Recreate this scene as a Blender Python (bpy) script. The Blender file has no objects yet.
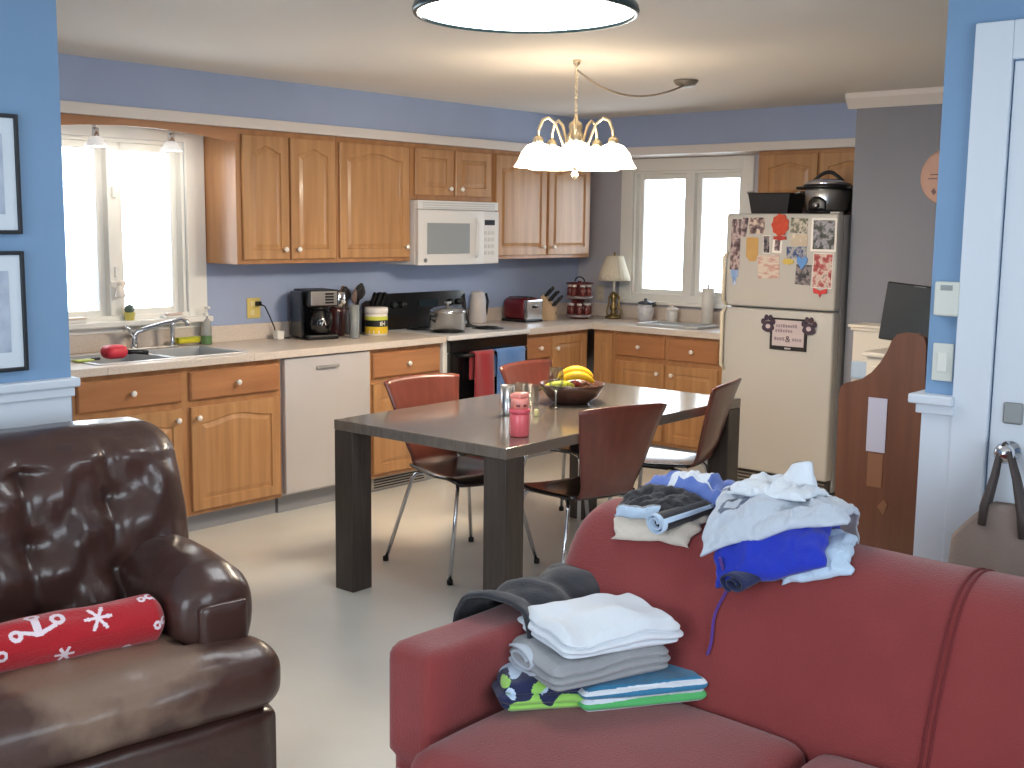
import bpy, bmesh, math, random
from mathutils import Vector, Matrix, noise
S = bpy.context.scene
COL = S.collection
R = math.radians
pi = math.pi

# ------------------------------------------------------------------ camera, light, exposure
def lin(c): return tuple(((x / 255) / 12.92 if x / 255 <= .04045 else ((x / 255 + .055) / 1.055) ** 2.4) for x in c)
YAW, PIT, ROL = .71967, .13557, .011786
CAM = Vector((5.66905, -7.2411, 1.60027))
fw = Vector((-math.sin(YAW) * math.cos(PIT), math.cos(YAW) * math.cos(PIT), -math.sin(PIT)))
rt = Vector((math.cos(YAW), math.sin(YAW), 0)); up = rt.cross(fw)
r2 = math.cos(ROL) * rt + math.sin(ROL) * up; u2 = -math.sin(ROL) * rt + math.cos(ROL) * up
cd = bpy.data.cameras.new('camera'); cam = bpy.data.objects.new('camera', cd); COL.objects.link(cam)
cd.sensor_width = 36; cd.lens = 1162.15 / 1024 * 36; cd.clip_start = .05
m3 = Matrix((r2, u2, -fw)).transposed()
cam.matrix_world = Matrix.Translation(CAM) @ m3.to_4x4()
S.camera = cam
S.view_settings.view_transform = 'Standard'; S.view_settings.look = 'None'
S.view_settings.gamma = 1; S.view_settings.use_curve_mapping = False
S.view_settings.exposure = 0.52
S.cycles.use_denoising = True
S.cycles.max_bounces = 8; S.cycles.diffuse_bounces = 5; S.cycles.transparent_max_bounces = 12
S.cycles.caustics_reflective = False; S.cycles.caustics_refractive = False
S.cycles.sample_clamp_indirect = 6
W = bpy.data.worlds.new('sky'); S.world = W; W.use_nodes = True
bg = W.node_tree.nodes['Background']; bg.inputs[0].default_value = (.80, .91, 1, 1); bg.inputs[1].default_value = 5.8

def portal(name, loc, rot, sx, sy):              # guides the sky's light through a real window opening
    l = bpy.data.lights.new(name, 'AREA'); l.shape = 'RECTANGLE'; l.size = sx; l.size_y = sy; l.cycles.is_portal = True
    o = bpy.data.objects.new(name, l); COL.objects.link(o); o.location = loc; o.rotation_euler = rot
portal('sky_south_window', (4.25, -9.24, 1.45), (R(90), 0, 0), 2.7, 1.7)
portal('sky_east_window', (7.74, -6.2, 1.45), (R(90), 0, R(90)), 2.6, 1.7)
portal('sky_sink_window', (-.14, -3.98, 1.55), (R(90), 0, R(-90)), .875, .96)
portal('sky_corner_window', (.985, .14, 1.55), (R(90), 0, R(180)), .93, .95)

# ------------------------------------------------------------------ materials
MATS = {}
def mat(name, rgb, rough=.5, metal=0, spec=.5, var=0, vscale=8, bump=0, bscale=60, rgb2=None, coat=0, trans=0, emit=0, sheen=0, stretch=None, ior=1.45):
    if name in MATS: return MATS[name]
    m = bpy.data.materials.new(name); m.use_nodes = True; MATS[name] = m
    nt = m.node_tree; N = nt.nodes; L = nt.links; b = N['Principled BSDF']
    c = lin(rgb)
    b.inputs['Base Color'].default_value = (*c, 1); b.inputs['Roughness'].default_value = rough
    b.inputs['Metallic'].default_value = metal; b.inputs['Specular IOR Level'].default_value = spec
    b.inputs['Coat Weight'].default_value = coat; b.inputs['Coat Roughness'].default_value = .12
    b.inputs['Transmission Weight'].default_value = trans; b.inputs['IOR'].default_value = ior
    b.inputs['Sheen Weight'].default_value = sheen
    if emit:
        b.inputs['Emission Color'].default_value = (*c, 1); b.inputs['Emission Strength'].default_value = emit
    tc = N.new('ShaderNodeTexCoord'); mp = N.new('ShaderNodeMapping'); L.new(tc.outputs['Object'], mp.inputs[0])
    if stretch: mp.inputs['Scale'].default_value = stretch
    if rgb2 or var:
        n = N.new('ShaderNodeTexNoise'); n.inputs['Scale'].default_value = vscale; n.inputs['Detail'].default_value = 5
        L.new(mp.outputs[0], n.inputs['Vector'])
        r = N.new('ShaderNodeValToRGB'); L.new(n.outputs['Fac'], r.inputs[0]); L.new(r.outputs[0], b.inputs['Base Color'])
        r.color_ramp.elements[0].position = .3; r.color_ramp.elements[1].position = .7
        c2 = lin(rgb2) if rgb2 else c
        r.color_ramp.elements[0].color = (*[x * (1 - var) for x in c], 1)
        r.color_ramp.elements[1].color = (*[min(1, x * (1 + var)) for x in c2], 1)
    if bump:
        n2 = N.new('ShaderNodeTexNoise'); n2.inputs['Scale'].default_value = bscale; n2.inputs['Detail'].default_value = 4
        L.new(mp.outputs[0], n2.inputs['Vector'])
        bp = N.new('ShaderNodeBump'); bp.inputs['Strength'].default_value = bump; bp.inputs['Distance'].default_value = .01
        L.new(n2.outputs['Fac'], bp.inputs['Height']); L.new(bp.outputs[0], b.inputs['Normal'])
    return m
def oak(name, a, b_, stretch):
    return mat(name, a, .38, rgb2=b_, vscale=14, bump=.06, bscale=30, stretch=stretch, coat=.15)
OAKV = oak('oak_vertical_grain', (160, 112, 74), (186, 138, 94), (1, 1, .12))
OAKP = oak('oak_panel_grain', (168, 122, 80), (194, 148, 102), (1.6, 1.6, .09))
OAKH = oak('oak_horizontal_grain', (160, 108, 72), (182, 130, 90), (.12, .12, 1))
WHITE = mat('white_paint', (238, 236, 230), .4)
WAINS = mat('wainscot_paint', (206, 214, 224), .45)
TRIM = mat('soffit_trim_paint', (222, 214, 208), .45)
BLUE = mat('living_blue_wall_paint', (118, 150, 184), .8, var=.03, vscale=3)
LAV = mat('kitchen_blue_wall_paint', (162, 176, 206), .75, var=.03, vscale=3)
GREYW = mat('kitchen_grey_wall_paint', (140, 141, 150), .75, var=.03, vscale=3)
CEIL = mat('ceiling_paint', (226, 222, 216), .9)
FLOOR = mat('vinyl_floor', (214, 212, 204), .3, rgb2=(224, 222, 214), vscale=2.2, bump=.02, bscale=25)
COUNTER = mat('laminate_worktop', (222, 210, 198), .35, rgb2=(206, 192, 180), vscale=120)
PORC = mat('porcelain', (240, 232, 222), .2, coat=.5)
BRASS = mat('brass', (196, 160, 96), .3, 1)
CHROME = mat('chrome', (220, 222, 226), .16, 1)
STEEL = mat('brushed_steel', (190, 190, 190), .3, 1, bump=.03, bscale=90, stretch=(1, 1, .05))
BLACKP = mat('black_plastic', (22, 22, 24), .35)
BLACKG = mat('black_gloss', (14, 15, 17), .14, coat=.4)
DARK = mat('dark_grey_metal', (52, 56, 58), .4, .6)
APPL = mat('white_appliance', (226, 224, 222), .3, coat=.3)
BISQ = mat('bisque_appliance', (190, 187, 182), .35, bump=.03, bscale=300)
DISHW = mat('dishwasher_panel', (196, 192, 192), .35)
GREYSIDE = mat('fridge_grey_side', (176, 174, 174), .5, bump=.05, bscale=260)
PAPER = mat('paper', (236, 232, 226), .8)
def glass_pane():
    m = bpy.data.materials.new('window_glass'); m.use_nodes = True; nt = m.node_tree; nt.nodes.clear()
    o = nt.nodes.new('ShaderNodeOutputMaterial'); mx = nt.nodes.new('ShaderNodeMixShader')
    t = nt.nodes.new('ShaderNodeBsdfTransparent'); g = nt.nodes.new('ShaderNodeBsdfGlossy'); g.inputs['Roughness'].default_value = .02
    f = nt.nodes.new('ShaderNodeFresnel'); f.inputs[0].default_value = 1.3
    nt.links.new(f.outputs[0], mx.inputs[0]); nt.links.new(t.outputs[0], mx.inputs[1]); nt.links.new(g.outputs[0], mx.inputs[2]); nt.links.new(mx.outputs[0], o.inputs[0])
    return m
PANE = glass_pane()
def thin_glass(name, tint, f=.12):
    m = bpy.data.materials.new(name); m.use_nodes = True; nt = m.node_tree; nt.nodes.clear()
    o = nt.nodes.new('ShaderNodeOutputMaterial'); mx = nt.nodes.new('ShaderNodeMixShader')
    t = nt.nodes.new('ShaderNodeBsdfTransparent'); t.inputs[0].default_value = (*tint, 1)
    g = nt.nodes.new('ShaderNodeBsdfGlossy'); g.inputs['Roughness'].default_value = .05
    lw = nt.nodes.new('ShaderNodeLayerWeight'); lw.inputs[0].default_value = .35
    mu = nt.nodes.new('ShaderNodeMath'); mu.operation = 'MULTIPLY'; mu.inputs[1].default_value = .4; nt.links.new(lw.outputs['Fresnel'], mu.inputs[0]); nt.links.new(mu.outputs[0], mx.inputs[0]); nt.links.new(t.outputs[0], mx.inputs[1]); nt.links.new(g.outputs[0], mx.inputs[2]); nt.links.new(mx.outputs[0], o.inputs[0])
    return m
GLASS = thin_glass('drinking_glass', (.9, .93, .93))
FROST = mat('hazy_glass', (206, 212, 212), .25, trans=.6)

# ------------------------------------------------------------------ mesh builder
class MB:
    def __init__(s): s.v = []; s.f = []; s.mi = []; s.M = None; s.k = 0
    def add(s, vs, fs, mi=None):
        o = len(s.v)
        s.v += [tuple(s.M @ Vector(p)) if s.M else tuple(p) for p in vs]
        s.f += [tuple(i + o for i in f) for f in fs]
        s.mi += (mi if mi else [s.k] * len(fs))
        return s
    def box(s, x0, x1, y0, y1, z0, z1, b=0, seg=2):
        bm = bmesh.new(); bmesh.ops.create_cube(bm, size=1)
        for v in bm.verts:
            v.co = Vector(((x0 + x1) / 2 + v.co.x * (x1 - x0), (y0 + y1) / 2 + v.co.y * (y1 - y0), (z0 + z1) / 2 + v.co.z * (z1 - z0)))
        if b: bmesh.ops.bevel(bm, geom=bm.edges[:] , offset=b, segments=seg, affect='EDGES', profile=.5)
        bm.verts.index_update()
        s.add([v.co[:] for v in bm.verts], [[v.index for v in f.verts] for f in bm.faces]); bm.free(); return s
    def lathe(s, prof, n=24, c=(0, 0, 0), axis='z', cap=True, wob=None):
        vs = []; fs = []
        for (r, h) in prof:
            for k in range(n):
                a = 2 * pi * k / n; rr = r * (wob(a, h) if wob else 1)
                p = (rr * math.cos(a), rr * math.sin(a), h)
                if axis == 'x': p = (h, p[0], p[1])
                if axis == 'y': p = (p[0], h, p[1])
                vs.append((p[0] + c[0], p[1] + c[1], p[2] + c[2]))
        for i in range(len(prof) - 1):
            for k in range(n):
                a = i * n + k; b = i * n + (k + 1) % n
                q = (a, b, b + n, a + n); fs.append(q if axis != 'y' else q[::-1])
        if cap:
            if prof[0][0] > 1e-5: fs.append(tuple(range(n))[::-1] if axis != 'y' else tuple(range(n)))
            if prof[-1][0] > 1e-5:
                t = tuple((len(prof) - 1) * n + k for k in range(n)); fs.append(t if axis != 'y' else t[::-1])
        return s.add(vs, fs)
    def tube(s, pts, r, n=8, cap=True):
        pts = [Vector(p) for p in pts]; vs = []; fs = []
        prev = None
        for i, p in enumerate(pts):
            t = (pts[min(i + 1, len(pts) - 1)] - pts[max(i - 1, 0)]).normalized()
            a = prev if prev else (Vector((0, 0, 1)) if abs(t.z) < .9 else Vector((1, 0, 0)))
            x = (a - t * a.dot(t)).normalized(); prev = x; y = t.cross(x)
            rr = r[i] if isinstance(r, (list, tuple)) else r
            for k in range(n):
                g = 2 * pi * k / n; vs.append(tuple(p + x * math.cos(g) * rr + y * math.sin(g) * rr))
        for i in range(len(pts) - 1):
            for k in range(n):
                a = i * n + k; b = i * n + (k + 1) % n; fs.append((a, b, b + n, a + n))
        if cap:
            fs.append(tuple(range(n))[::-1]); fs.append(tuple((len(pts) - 1) * n + k for k in range(n)))
        return s.add(vs, fs)
    def prism(s, poly, a, b, axis='y'):
        def P(p, h): return {'x': (h, p[0], p[1]), 'y': (p[0], h, p[1]), 'z': (p[0], p[1], h)}[axis]
        n = len(poly); vs = [P(p, a) for p in poly] + [P(p, b) for p in poly]
        fs = [tuple(range(n))[::-1], tuple(range(n, 2 * n))] + [(i, (i + 1) % n, (i + 1) % n + n, i + n) for i in range(n)]
        return s.add(vs, fs)
    def sheet(s, fn, nu, nv, th=.004, mf=None, closed_u=False):
        P = [[Vector(fn(i / nu, j / nv)) for j in range(nv + 1)] for i in range(nu + 1)]
        A = []; B = []
        for i in range(nu + 1):
            for j in range(nv + 1):
                du = P[min(i + 1, nu)][j] - P[max(i - 1, 0)][j]; dv = P[i][min(j + 1, nv)] - P[i][max(j - 1, 0)]
                n = du.cross(dv); n = n.normalized() if n.length > 1e-12 else Vector((0, 0, 1))
                A.append(tuple(P[i][j] + n * th / 2)); B.append(tuple(P[i][j] - n * th / 2))
        o = len(A); I = lambda i, j: i * (nv + 1) + j; fs = []; mi = []
        for i in range(nu):
            for j in range(nv):
                k = mf((i + .5) / nu, (j + .5) / nv) if mf else s.k
                fs.append((I(i, j), I(i + 1, j), I(i + 1, j + 1), I(i, j + 1))); mi.append(k)
                fs.append((o + I(i, j), o + I(i, j + 1), o + I(i + 1, j + 1), o + I(i + 1, j))); mi.append(k)
        for i in range(nu):
            for j in (0, nv):
                k = mf((i + .5) / nu, j / nv) if mf else s.k
                q = (I(i, j), I(i + 1, j), o + I(i + 1, j), o + I(i, j)); fs.append(q if j else q[::-1]); mi.append(k)
        for j in range(nv):
            for i in (0, nu):
                k = mf(i / nu, (j + .5) / nv) if mf else s.k
                q = (I(i, j), I(i, j + 1), o + I(i, j + 1), o + I(i, j)); fs.append(q[::-1] if i else q); mi.append(k)
        return s.add(A + B, fs, mi)
    def soft(s, x0, x1, y0, y1, z0, z1, r=.05, n=14, fn=None, mf=None):
        h = Vector(((x1 - x0) / 2, (y1 - y0) / 2, (z1 - z0) / 2)); c = Vector(((x0 + x1) / 2, (y0 + y1) / 2, (z0 + z1) / 2))
        r = min(r, min(h) * .999)
        idx = {}; vs = []; fs = []; mi = []
        def sp(i):                                  # denser towards the edges
            t = i / n * 2 - 1; return t
        def vert(q):
            k = tuple(round(a, 5) for a in q)
            if k in idx: return idx[k]
            p = Vector((q[0] * h.x, q[1] * h.y, q[2] * h.z))
            inn = Vector([max(-(h[a] - r), min(h[a] - r, p[a])) for a in range(3)])
            d = p - inn
            if d.length > 1e-9: p = inn + d.normalized() * r * min(1, max(abs(a) for a in d) / r)
            p = p + c
            if fn: p = Vector(fn(p, q))
            idx[k] = len(vs); vs.append(tuple(p)); return idx[k]
        for ax in range(3):
            for sg in (-1, 1):
                for i in range(n):
                    for j in range(n):
                        qs = []
                        for (a, b) in ((i, j), (i + 1, j), (i + 1, j + 1), (i, j + 1)):
                            q = [0, 0, 0]; q[ax] = sg; q[(ax + 1) % 3] = sp(a); q[(ax + 2) % 3] = sp(b); qs.append(vert(q))
                        fs.append(tuple(qs) if sg > 0 else tuple(qs[::-1]))
                        if mf: mi.append(mf(ax, sg, (i + .5) / n, (j + .5) / n))
        return s.add(vs, fs, mi if mf else None)
ROOTM = {}
def thing(name, label, cat, loc=(0, 0, 0), rz=0, group=None):
    o = bpy.data.objects.new(name, None); COL.objects.link(o); o.location = loc; o.rotation_euler = (0, 0, rz)
    o.empty_display_size = .05
    o['label'] = label; o['category'] = cat
    if group: o['group'] = group
    ROOTM[o] = Matrix.Translation(loc) @ Matrix.Rotation(rz, 4, 'Z'); return o
def tag(o, label, cat, group=None):
    o['label'] = label; o['category'] = cat
    if group: o['group'] = group
    return o
def root(o):
    while o.parent: o = o.parent
    return o
def obj(name, mb, m, parent=None, smooth=False, world=False, label=None, auto=None):
    me = bpy.data.meshes.new(name)
    vs = mb.v
    if world and parent:
        inv = ROOTM[root(parent)].inverted(); vs = [tuple(inv @ Vector(p)) for p in vs]
    me.from_pydata(vs, [], mb.f)
    ms = m if isinstance(m, (list, tuple)) else [m]
    for x in ms: me.materials.append(x)
    if len(ms) > 1: me.polygons.foreach_set('material_index', mb.mi)
    bm = bmesh.new(); bm.from_mesh(me); bmesh.ops.recalc_face_normals(bm, faces=bm.faces[:]); bm.to_mesh(me); bm.free()
    if smooth: me.polygons.foreach_set('use_smooth', [True] * len(me.polygons))
    if auto:
        me.polygons.foreach_set('use_smooth', [True] * len(me.polygons)); me.set_sharp_from_angle(angle=R(auto))
    me.update()
    o = bpy.data.objects.new(name, me); COL.objects.link(o)
    if parent: o.parent = parent
    if label: o['label'] = label
    return o
def solo(name, mb, m, label, cat, loc, group=None, **kw):      # a thing that is one mesh, its origin at loc; mb in world coordinates
    mb.v = [(p[0] - loc[0], p[1] - loc[1], p[2] - loc[2]) for p in mb.v]
    o = obj(name, mb, m, None, **kw); o.location = loc; ROOTM[o] = Matrix.Translation(loc); return tag(o, label, cat, group)
def struct(name, mb, m, parent=None, **kw):
    o = obj(name, mb, m, parent, **kw)
    if not parent: o['kind'] = 'structure'
    ROOTM[o] = Matrix.Identity(4); return o
def dup(r0, loc, rz, label=None, group=None):
    r = r0.copy(); COL.objects.link(r); r.location = loc; r.rotation_euler = (0, 0, rz)
    if label: r['label'] = label
    if group: r['group'] = group
    for ch in list(r0.children):
        c = ch.copy(); COL.objects.link(c); c.parent = r
        for g in list(ch.children):
            d = g.copy(); COL.objects.link(d); d.parent = c
    return r
def nz(x, y=0, z=0): return noise.noise(Vector((x, y, z)))

# ------------------------------------------------------------------ room shell
H = 2.379; LH = 2.379
struct('floor', MB().box(-.4, 7.8, -9.3, .4, -.05, 0), FLOOR)
struct('ceiling', MB().box(-.12, 7.8, -9.3, .12, H, H + .1), CEIL)
WAy0, WAy1, WAz0, WAz1 = -4.42, -3.545, 1.07, 2.03
WBx0, WBx1, WBz0, WBz1 = .52, 1.45, 1.08, 2.01
mb = MB(); mb.box(-.12, 0, -7, WAy0, 0, H).box(-.12, 0, WAy1, 0, 0, H).box(-.12, 0, WAy0, WAy1, 0, WAz0).box(-.12, 0, WAy0, WAy1, WAz1, H)
struct('wall_west', mb, LAV)
mb = MB(); mb.box(-.12, WBx0, 0, .12, 0, H).box(WBx1, 7.6, 0, .12, 0, H).box(WBx0, WBx1, 0, .12, 0, WBz0).box(WBx0, WBx1, 0, .12, WBz1, H)
struct('wall_north', mb, mat('kitchen_grey_wall_lit', (190, 186, 192), .75, var=.03, vscale=3))  # the grey wall paint lightened: lamp light in this corner put into the colour
struct('wall_soffit', MB().box(0, .33, -7, 0, 2.16, H).box(.33, 2.62, -.33, 0, 2.16, H), LAV)
struct('trim_1', MB().box(.0, .352, -7, .0, 2.105, 2.162, .004).box(.352, 2.62, -.352, 0, 2.105, 2.162, .004), TRIM)
struct('wall_closet', MB().box(2.614, 5.6, -.75, 0, 0, H), GREYW)
cp = [(0, 0), (0, -.085), (.012, -.085), (.03, -.06), (.055, -.03), (.06, 0)]
mb = MB().prism([(-.75 - a, H + b) for a, b in cp], 2.565, 5.6, 'x'); mb.prism([(2.62 - a, H + b) for a, b in cp], -.75, -.33, 'y')
struct('trim_2', mb, TRIM)
struct('wall_kitchen_east', MB().box(5.5, 5.62, -3.7, -.75, 0, H), GREYW)
struct('wall_kitchen_south', MB().box(0, 2.15, -7.0, -6.9, 0, H), LAV)
LX, LY = 2.15, -5.385          # living room's left wall: its face and its free end
RY, RX = -3.70, 4.275          # living room's right wall: its face and its free end
CAPZ = 1.10
struct('wall_left', MB().box(LX - .12, LX, -9.1, LY, 0, H), BLUE)
def cap_profile(s): return [(0, 0), (.03 * s, 0), (.03 * s, -.018), (.018 * s, -.03), (.012 * s, -.06), (0, -.06)]
mb = MB().box(LX - .14, LX + .018, -9.1, LY - .012, 0, CAPZ - .06); struct('trim_3', mb, WAINS)
mb = MB().box(LX - .16, LX + .035, -9.1, LY + .016, CAPZ - .03, CAPZ, .006).box(LX - .15, LX + .026, -9.1, LY + .0, CAPZ - .06, CAPZ - .03, .004); struct('trim_4', mb, WAINS)
struct('wall_right', MB().box(RX, 7.6, RY, RY + .12, 0, H), BLUE)
DX0, DX1 = 4.368, 4.478        # casing of the door in the right wall
struct('trim_5', MB().box(RX + .0, DX0 + .01, RY - .018, RY + .14, 0, CAPZ - .06), WAINS)
struct('trim_6', MB().box(RX - .035, DX0 + .01, RY - .05, RY + .16, CAPZ - .03, CAPZ, .006).box(RX - .015, DX0 + .01, RY - .034, RY + .15, CAPZ - .06, CAPZ - .03, .004), WAINS)
mb = MB().box(DX0, DX1, RY - .024, RY, 0, 2.20, .004).box(DX1, 5.33, RY - .024, RY, 2.09, 2.20, .004).box(5.33, 5.45, RY - .024, RY, 0, 2.20, .004)
struct('trim_7', mb, WAINS)
mb = MB().box(DX1 + .005, 5.325, RY - .012, RY, 0, 2.085, .003)
for (z0, z1) in ((.2, .85), (1.05, 1.95)):
    for (x0, x1) in ((DX1 + .12, DX1 + .38), (DX1 + .46, DX1 + .72)): mb.box(x0, x1, RY - .016, RY - .006, z0, z1, .004)
d1 = struct('door_1', mb, WAINS)
KN = (4.548, RY - .012, .955)
obj('door_knob', MB().lathe([(.03, 0), (.03, -.006), (.011, -.01), (.011, -.035), (.027, -.045), (.03, -.06), (.022, -.072), (0, -.075)], 20, KN, 'y'), CHROME, d1, smooth=True)
obj('lock_plate', MB().box(KN[0] - .03, KN[0] + .028, RY - .02, RY - .008, 1.035, 1.10, .006), mat('pewter', (140, 144, 144), .45, .5), d1)
SW = (2.9, 5.6, .6, 2.3); EW = (-7.5, -4.9, .6, 2.3)
struct('wall_south', MB().box(2.03, SW[0], -9.22, -9.1, 0, H).box(SW[1], 7.7, -9.22, -9.1, 0, H).box(SW[0], SW[1], -9.22, -9.1, 0, SW[2]).box(SW[0], SW[1], -9.22, -9.1, SW[3], H), BLUE)
struct('wall_east', MB().box(7.6, 7.72, -9.1, EW[0], 0, H).box(7.6, 7.72, EW[1], -3.58, 0, H).box(7.6, 7.72, EW[0], EW[1], 0, EW[2]).box(7.6, 7.72, EW[0], EW[1], EW[3], H), BLUE)
mb = MB(); pn = MB()
for k in range(3):
    x0 = SW[0] + .9 * k; x1 = x0 + .9
    mb.box(x0, x0 + .05, -9.2, -9.12, SW[2], SW[3]).box(x1 - .05, x1, -9.2, -9.12, SW[2], SW[3]).box(x0 + .05, x1 - .05, -9.2, -9.12, SW[2], SW[2] + .05).box(x0 + .05, x1 - .05, -9.2, -9.12, SW[3] - .05, SW[3])
    pn.box(x0 + .05, x1 - .05, -9.165, -9.16, SW[2] + .05, SW[3] - .05)
f = struct('window_3', mb, WHITE); obj('pane', pn, PANE, f)
mb = MB(); pn = MB()
for k in range(2):
    y0 = EW[0] + 1.3 * k; y1 = y0 + 1.3
    mb.box(7.62, 7.7, y0, y0 + .05, EW[2], EW[3]).box(7.62, 7.7, y1 - .05, y1, EW[2], EW[3]).box(7.62, 7.7, y0 + .05, y1 - .05, EW[2], EW[2] + .05).box(7.62, 7.7, y0 + .05, y1 - .05, EW[3] - .05, EW[3])
    pn.box(7.66, 7.665, y0 + .05, y1 - .05, EW[2] + .05, EW[3] - .05)
f = struct('window_4', mb, WHITE); obj('pane', pn, PANE, f)
struct('baseboard_closet', MB().box(2.64, 5.5, -.765, -.75, 0, .1, .003), WHITE)

def window(name, W0, W1, Z0, Z1, mid, axis, casing_l, casing_r, cz1):
    """window in a wall; W0..W1 along the wall, axis 'x' = the sink wall (plane x=0), 'y' = the corner wall (plane y=0)"""
    def B(mb, a0, a1, d0, d1, z0, z1, b=.003):     # d is depth into the room, negative = outwards
        if axis == 'x': mb.box(d0, d1, a0, a1, z0, z1, b)
        else: mb.box(a0, a1, -d1, -d0, z0, z1, b)
        return mb
    fr = MB()
    t = .02
    B(fr, W0, W0 + t, -.12, 0, Z0, Z1); B(fr, W1 - t, W1, -.12, 0, Z0, Z1); B(fr, W0 + t, W1 - t, -.12, 0, Z1 - t, Z1); B(fr, W0 + t, W1 - t, -.12, 0, Z0, Z0 + t)
    B(fr, mid - .035, mid + .035, -.11, .0, Z0 + t, Z1 - t)
    f = struct(name, fr, WHITE)
    cs = MB()
    B(cs, W0 - casing_l, W0, 0, .02, Z0 - .03, cz1); B(cs, W1, W1 + casing_r, 0, .02, Z0 - .03, cz1); B(cs, W0, W1, 0, .02, Z1, cz1)
    B(cs, W0, W1, 0, .016, Z0 - .03, Z0 + .03)
    obj('window_casing', cs, WHITE, f)
    for a0, a1 in ((W0 + t, mid - .035), (mid + .035, W1 - t)):
        sa = MB(); w = .038
        B(sa, a0, a0 + w, -.085, -.045, Z0 + t, Z1 - t); B(sa, a1 - w, a1, -.085, -.045, Z0 + t, Z1 - t)
        B(sa, a0 + w, a1 - w, -.085, -.045, Z1 - t - w, Z1 - t); B(sa, a0 + w, a1 - w, -.085, -.045, Z0 + t, Z0 + t + w)
        s = obj('sash', sa, WHITE, f)
        obj('pane', B(MB(), a0 + w - .004, a1 - w + .004, -.068, -.062, Z0 + t + w - .004, Z1 - t - w + .004, 0), PANE, s)
    return f, B
f, B = window('window_1', WAy0, WAy1, WAz0, WAz1, -3.975, 'x', .16, .12, 2.10)
obj('window_sill', MB().box(0, .085, -4.62, -3.43, 1.045, 1.075, .006), WHITE, f)
obj('sill_apron', MB().box(0, .022, -4.60, -3.43, 1.0105, 1.0445, .003), WHITE, f)
for zz in (1.3, 1.72): obj('sash_latch', MB().box(.0, .014, -3.985, -3.965, zz, zz + .06, .004), WHITE, f)
f, B = window('window_2', WBx0, WBx1, WBz0, WBz1, 1.012, 'y', .105, .085, 2.10)
obj('window_sill', MB().box(.42, 1.53, -.05, 0, 1.03, 1.055, .005), WHITE, f)
# what stands outside the windows (washed out by the daylight)
mb = MB().box(-1.25, -1.15, -4.82, -4.72, -.5, 2.6, .01)
solo('porch_post', mb, mat('porch_paint', (84, 104, 134), .7), 'pale blue porch post outside the sink window', 'post', (-1.2, -4.77, -.5))
rl = thing('deck_railing', 'pale grey deck railing outside the sink window', 'railing', (-1.6, -4.4, -.2))
RAILM = mat('railing_paint', (104, 120, 134), .7)
obj('top_rail', MB().box(-1.65, -1.55, -6.5, -3.9, 1.08, 1.13), RAILM, rl, world=True)
for k in range(9): obj('baluster', MB().box(-1.62, -1.58, -6.4 + k * .3, -6.36 + k * .3, -.2, 1.08), RAILM, rl, world=True)

# ------------------------------------------------------------------ kitchen cabinets
def door_mesh(w, h, t=.02, arch=0, rail=.055, n=12):
    """frame-and-panel door lying in the local (a, z) plane, front at depth t; returns verts (a, d, z), faces"""
    def ring(ins, top_ins, d, ar):
        pts = [(ins, d, ins), (w - ins, d, ins)]
        zt = h - top_ins
        for k in range(n + 1):
            s = k / n; a = (w - ins) + (2 * ins - w) * s
            bump = ar * (math.sin(pi * s) ** 2 if ar else 0)
            pts.append((a, d, zt - ar + bump))
        return pts
    rs = [ring(0, 0, 0, 0), ring(0, 0, t - .003, 0), ring(.004, .004, t, 0), ring(rail, rail, t, arch), ring(rail + .004, rail + .004, t - .008, arch),
          ring(rail + .01, rail + .01, t - .008, arch), ring(rail + .03, rail + .03, t - .001, arch)]
    vs = [p for r in rs for p in r]; m = len(rs[0]); fs = [tuple(range(m))]
    for i in range(len(rs) - 1):
        for k in range(m):
            a = i * m + k; b = i * m + (k + 1) % m; fs.append((a, b, b + m, a + m))
    fs.append(tuple((len(rs) - 1) * m + k for k in range(m)))
    return vs, fs
def slab_mesh(w, h, t=.02):
    vs = []; 
    for ins, d in ((0, 0), (0, t - .007), (.008, t)):
        vs += [(ins, d, ins), (w - ins, d, ins), (w - ins, d, h - ins), (ins, d, h - ins)]
    fs = [(0, 1, 2, 3), (8, 9, 10, 11)] + [(i * 4 + k, i * 4 + (k + 1) % 4, i * 4 + (k + 1) % 4 + 4, i * 4 + k + 4) for i in (0, 1) for k in range(4)]
    return vs, fs
KNOB = [(.008, 0), (.006, .006), (.007, .012), (.014, .018), (.016, .024), (.012, .03), (0, .032)]
def face(axis, plane):           # maps (a along wall, d out of the front, z) to the world
    if axis == 'A': return lambda p: (plane + p[1], p[0], p[2])
    return lambda p: (p[0], -plane - p[1], p[2])
def add_front(par, kind, axis, plane, a0, a1, z0, z1, knob, arch=0):
    F = face(axis, plane)
    vs, fs = (door_mesh(a1 - a0, z1 - z0, arch=arch) if kind == 'door' else slab_mesh(a1 - a0, z1 - z0))
    mb = MB().add([F((p[0] + a0, p[1], p[2] + z0)) for p in vs], fs)
    d = obj(kind, mb, OAKP if kind == 'door' else OAKH, par, world=True)
    if knob:
        k = MB(); ka, kz = knob
        if axis == 'A': k.lathe(KNOB, 14, (plane + .02, ka, kz), 'x')
        else: k.lathe([(r, -h) for r, h in KNOB], 14, (ka, -plane - .02, kz), 'y')
        obj('knob', k, PORC, d, smooth=True, world=True, label='small white porcelain knob')
    return d
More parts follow.
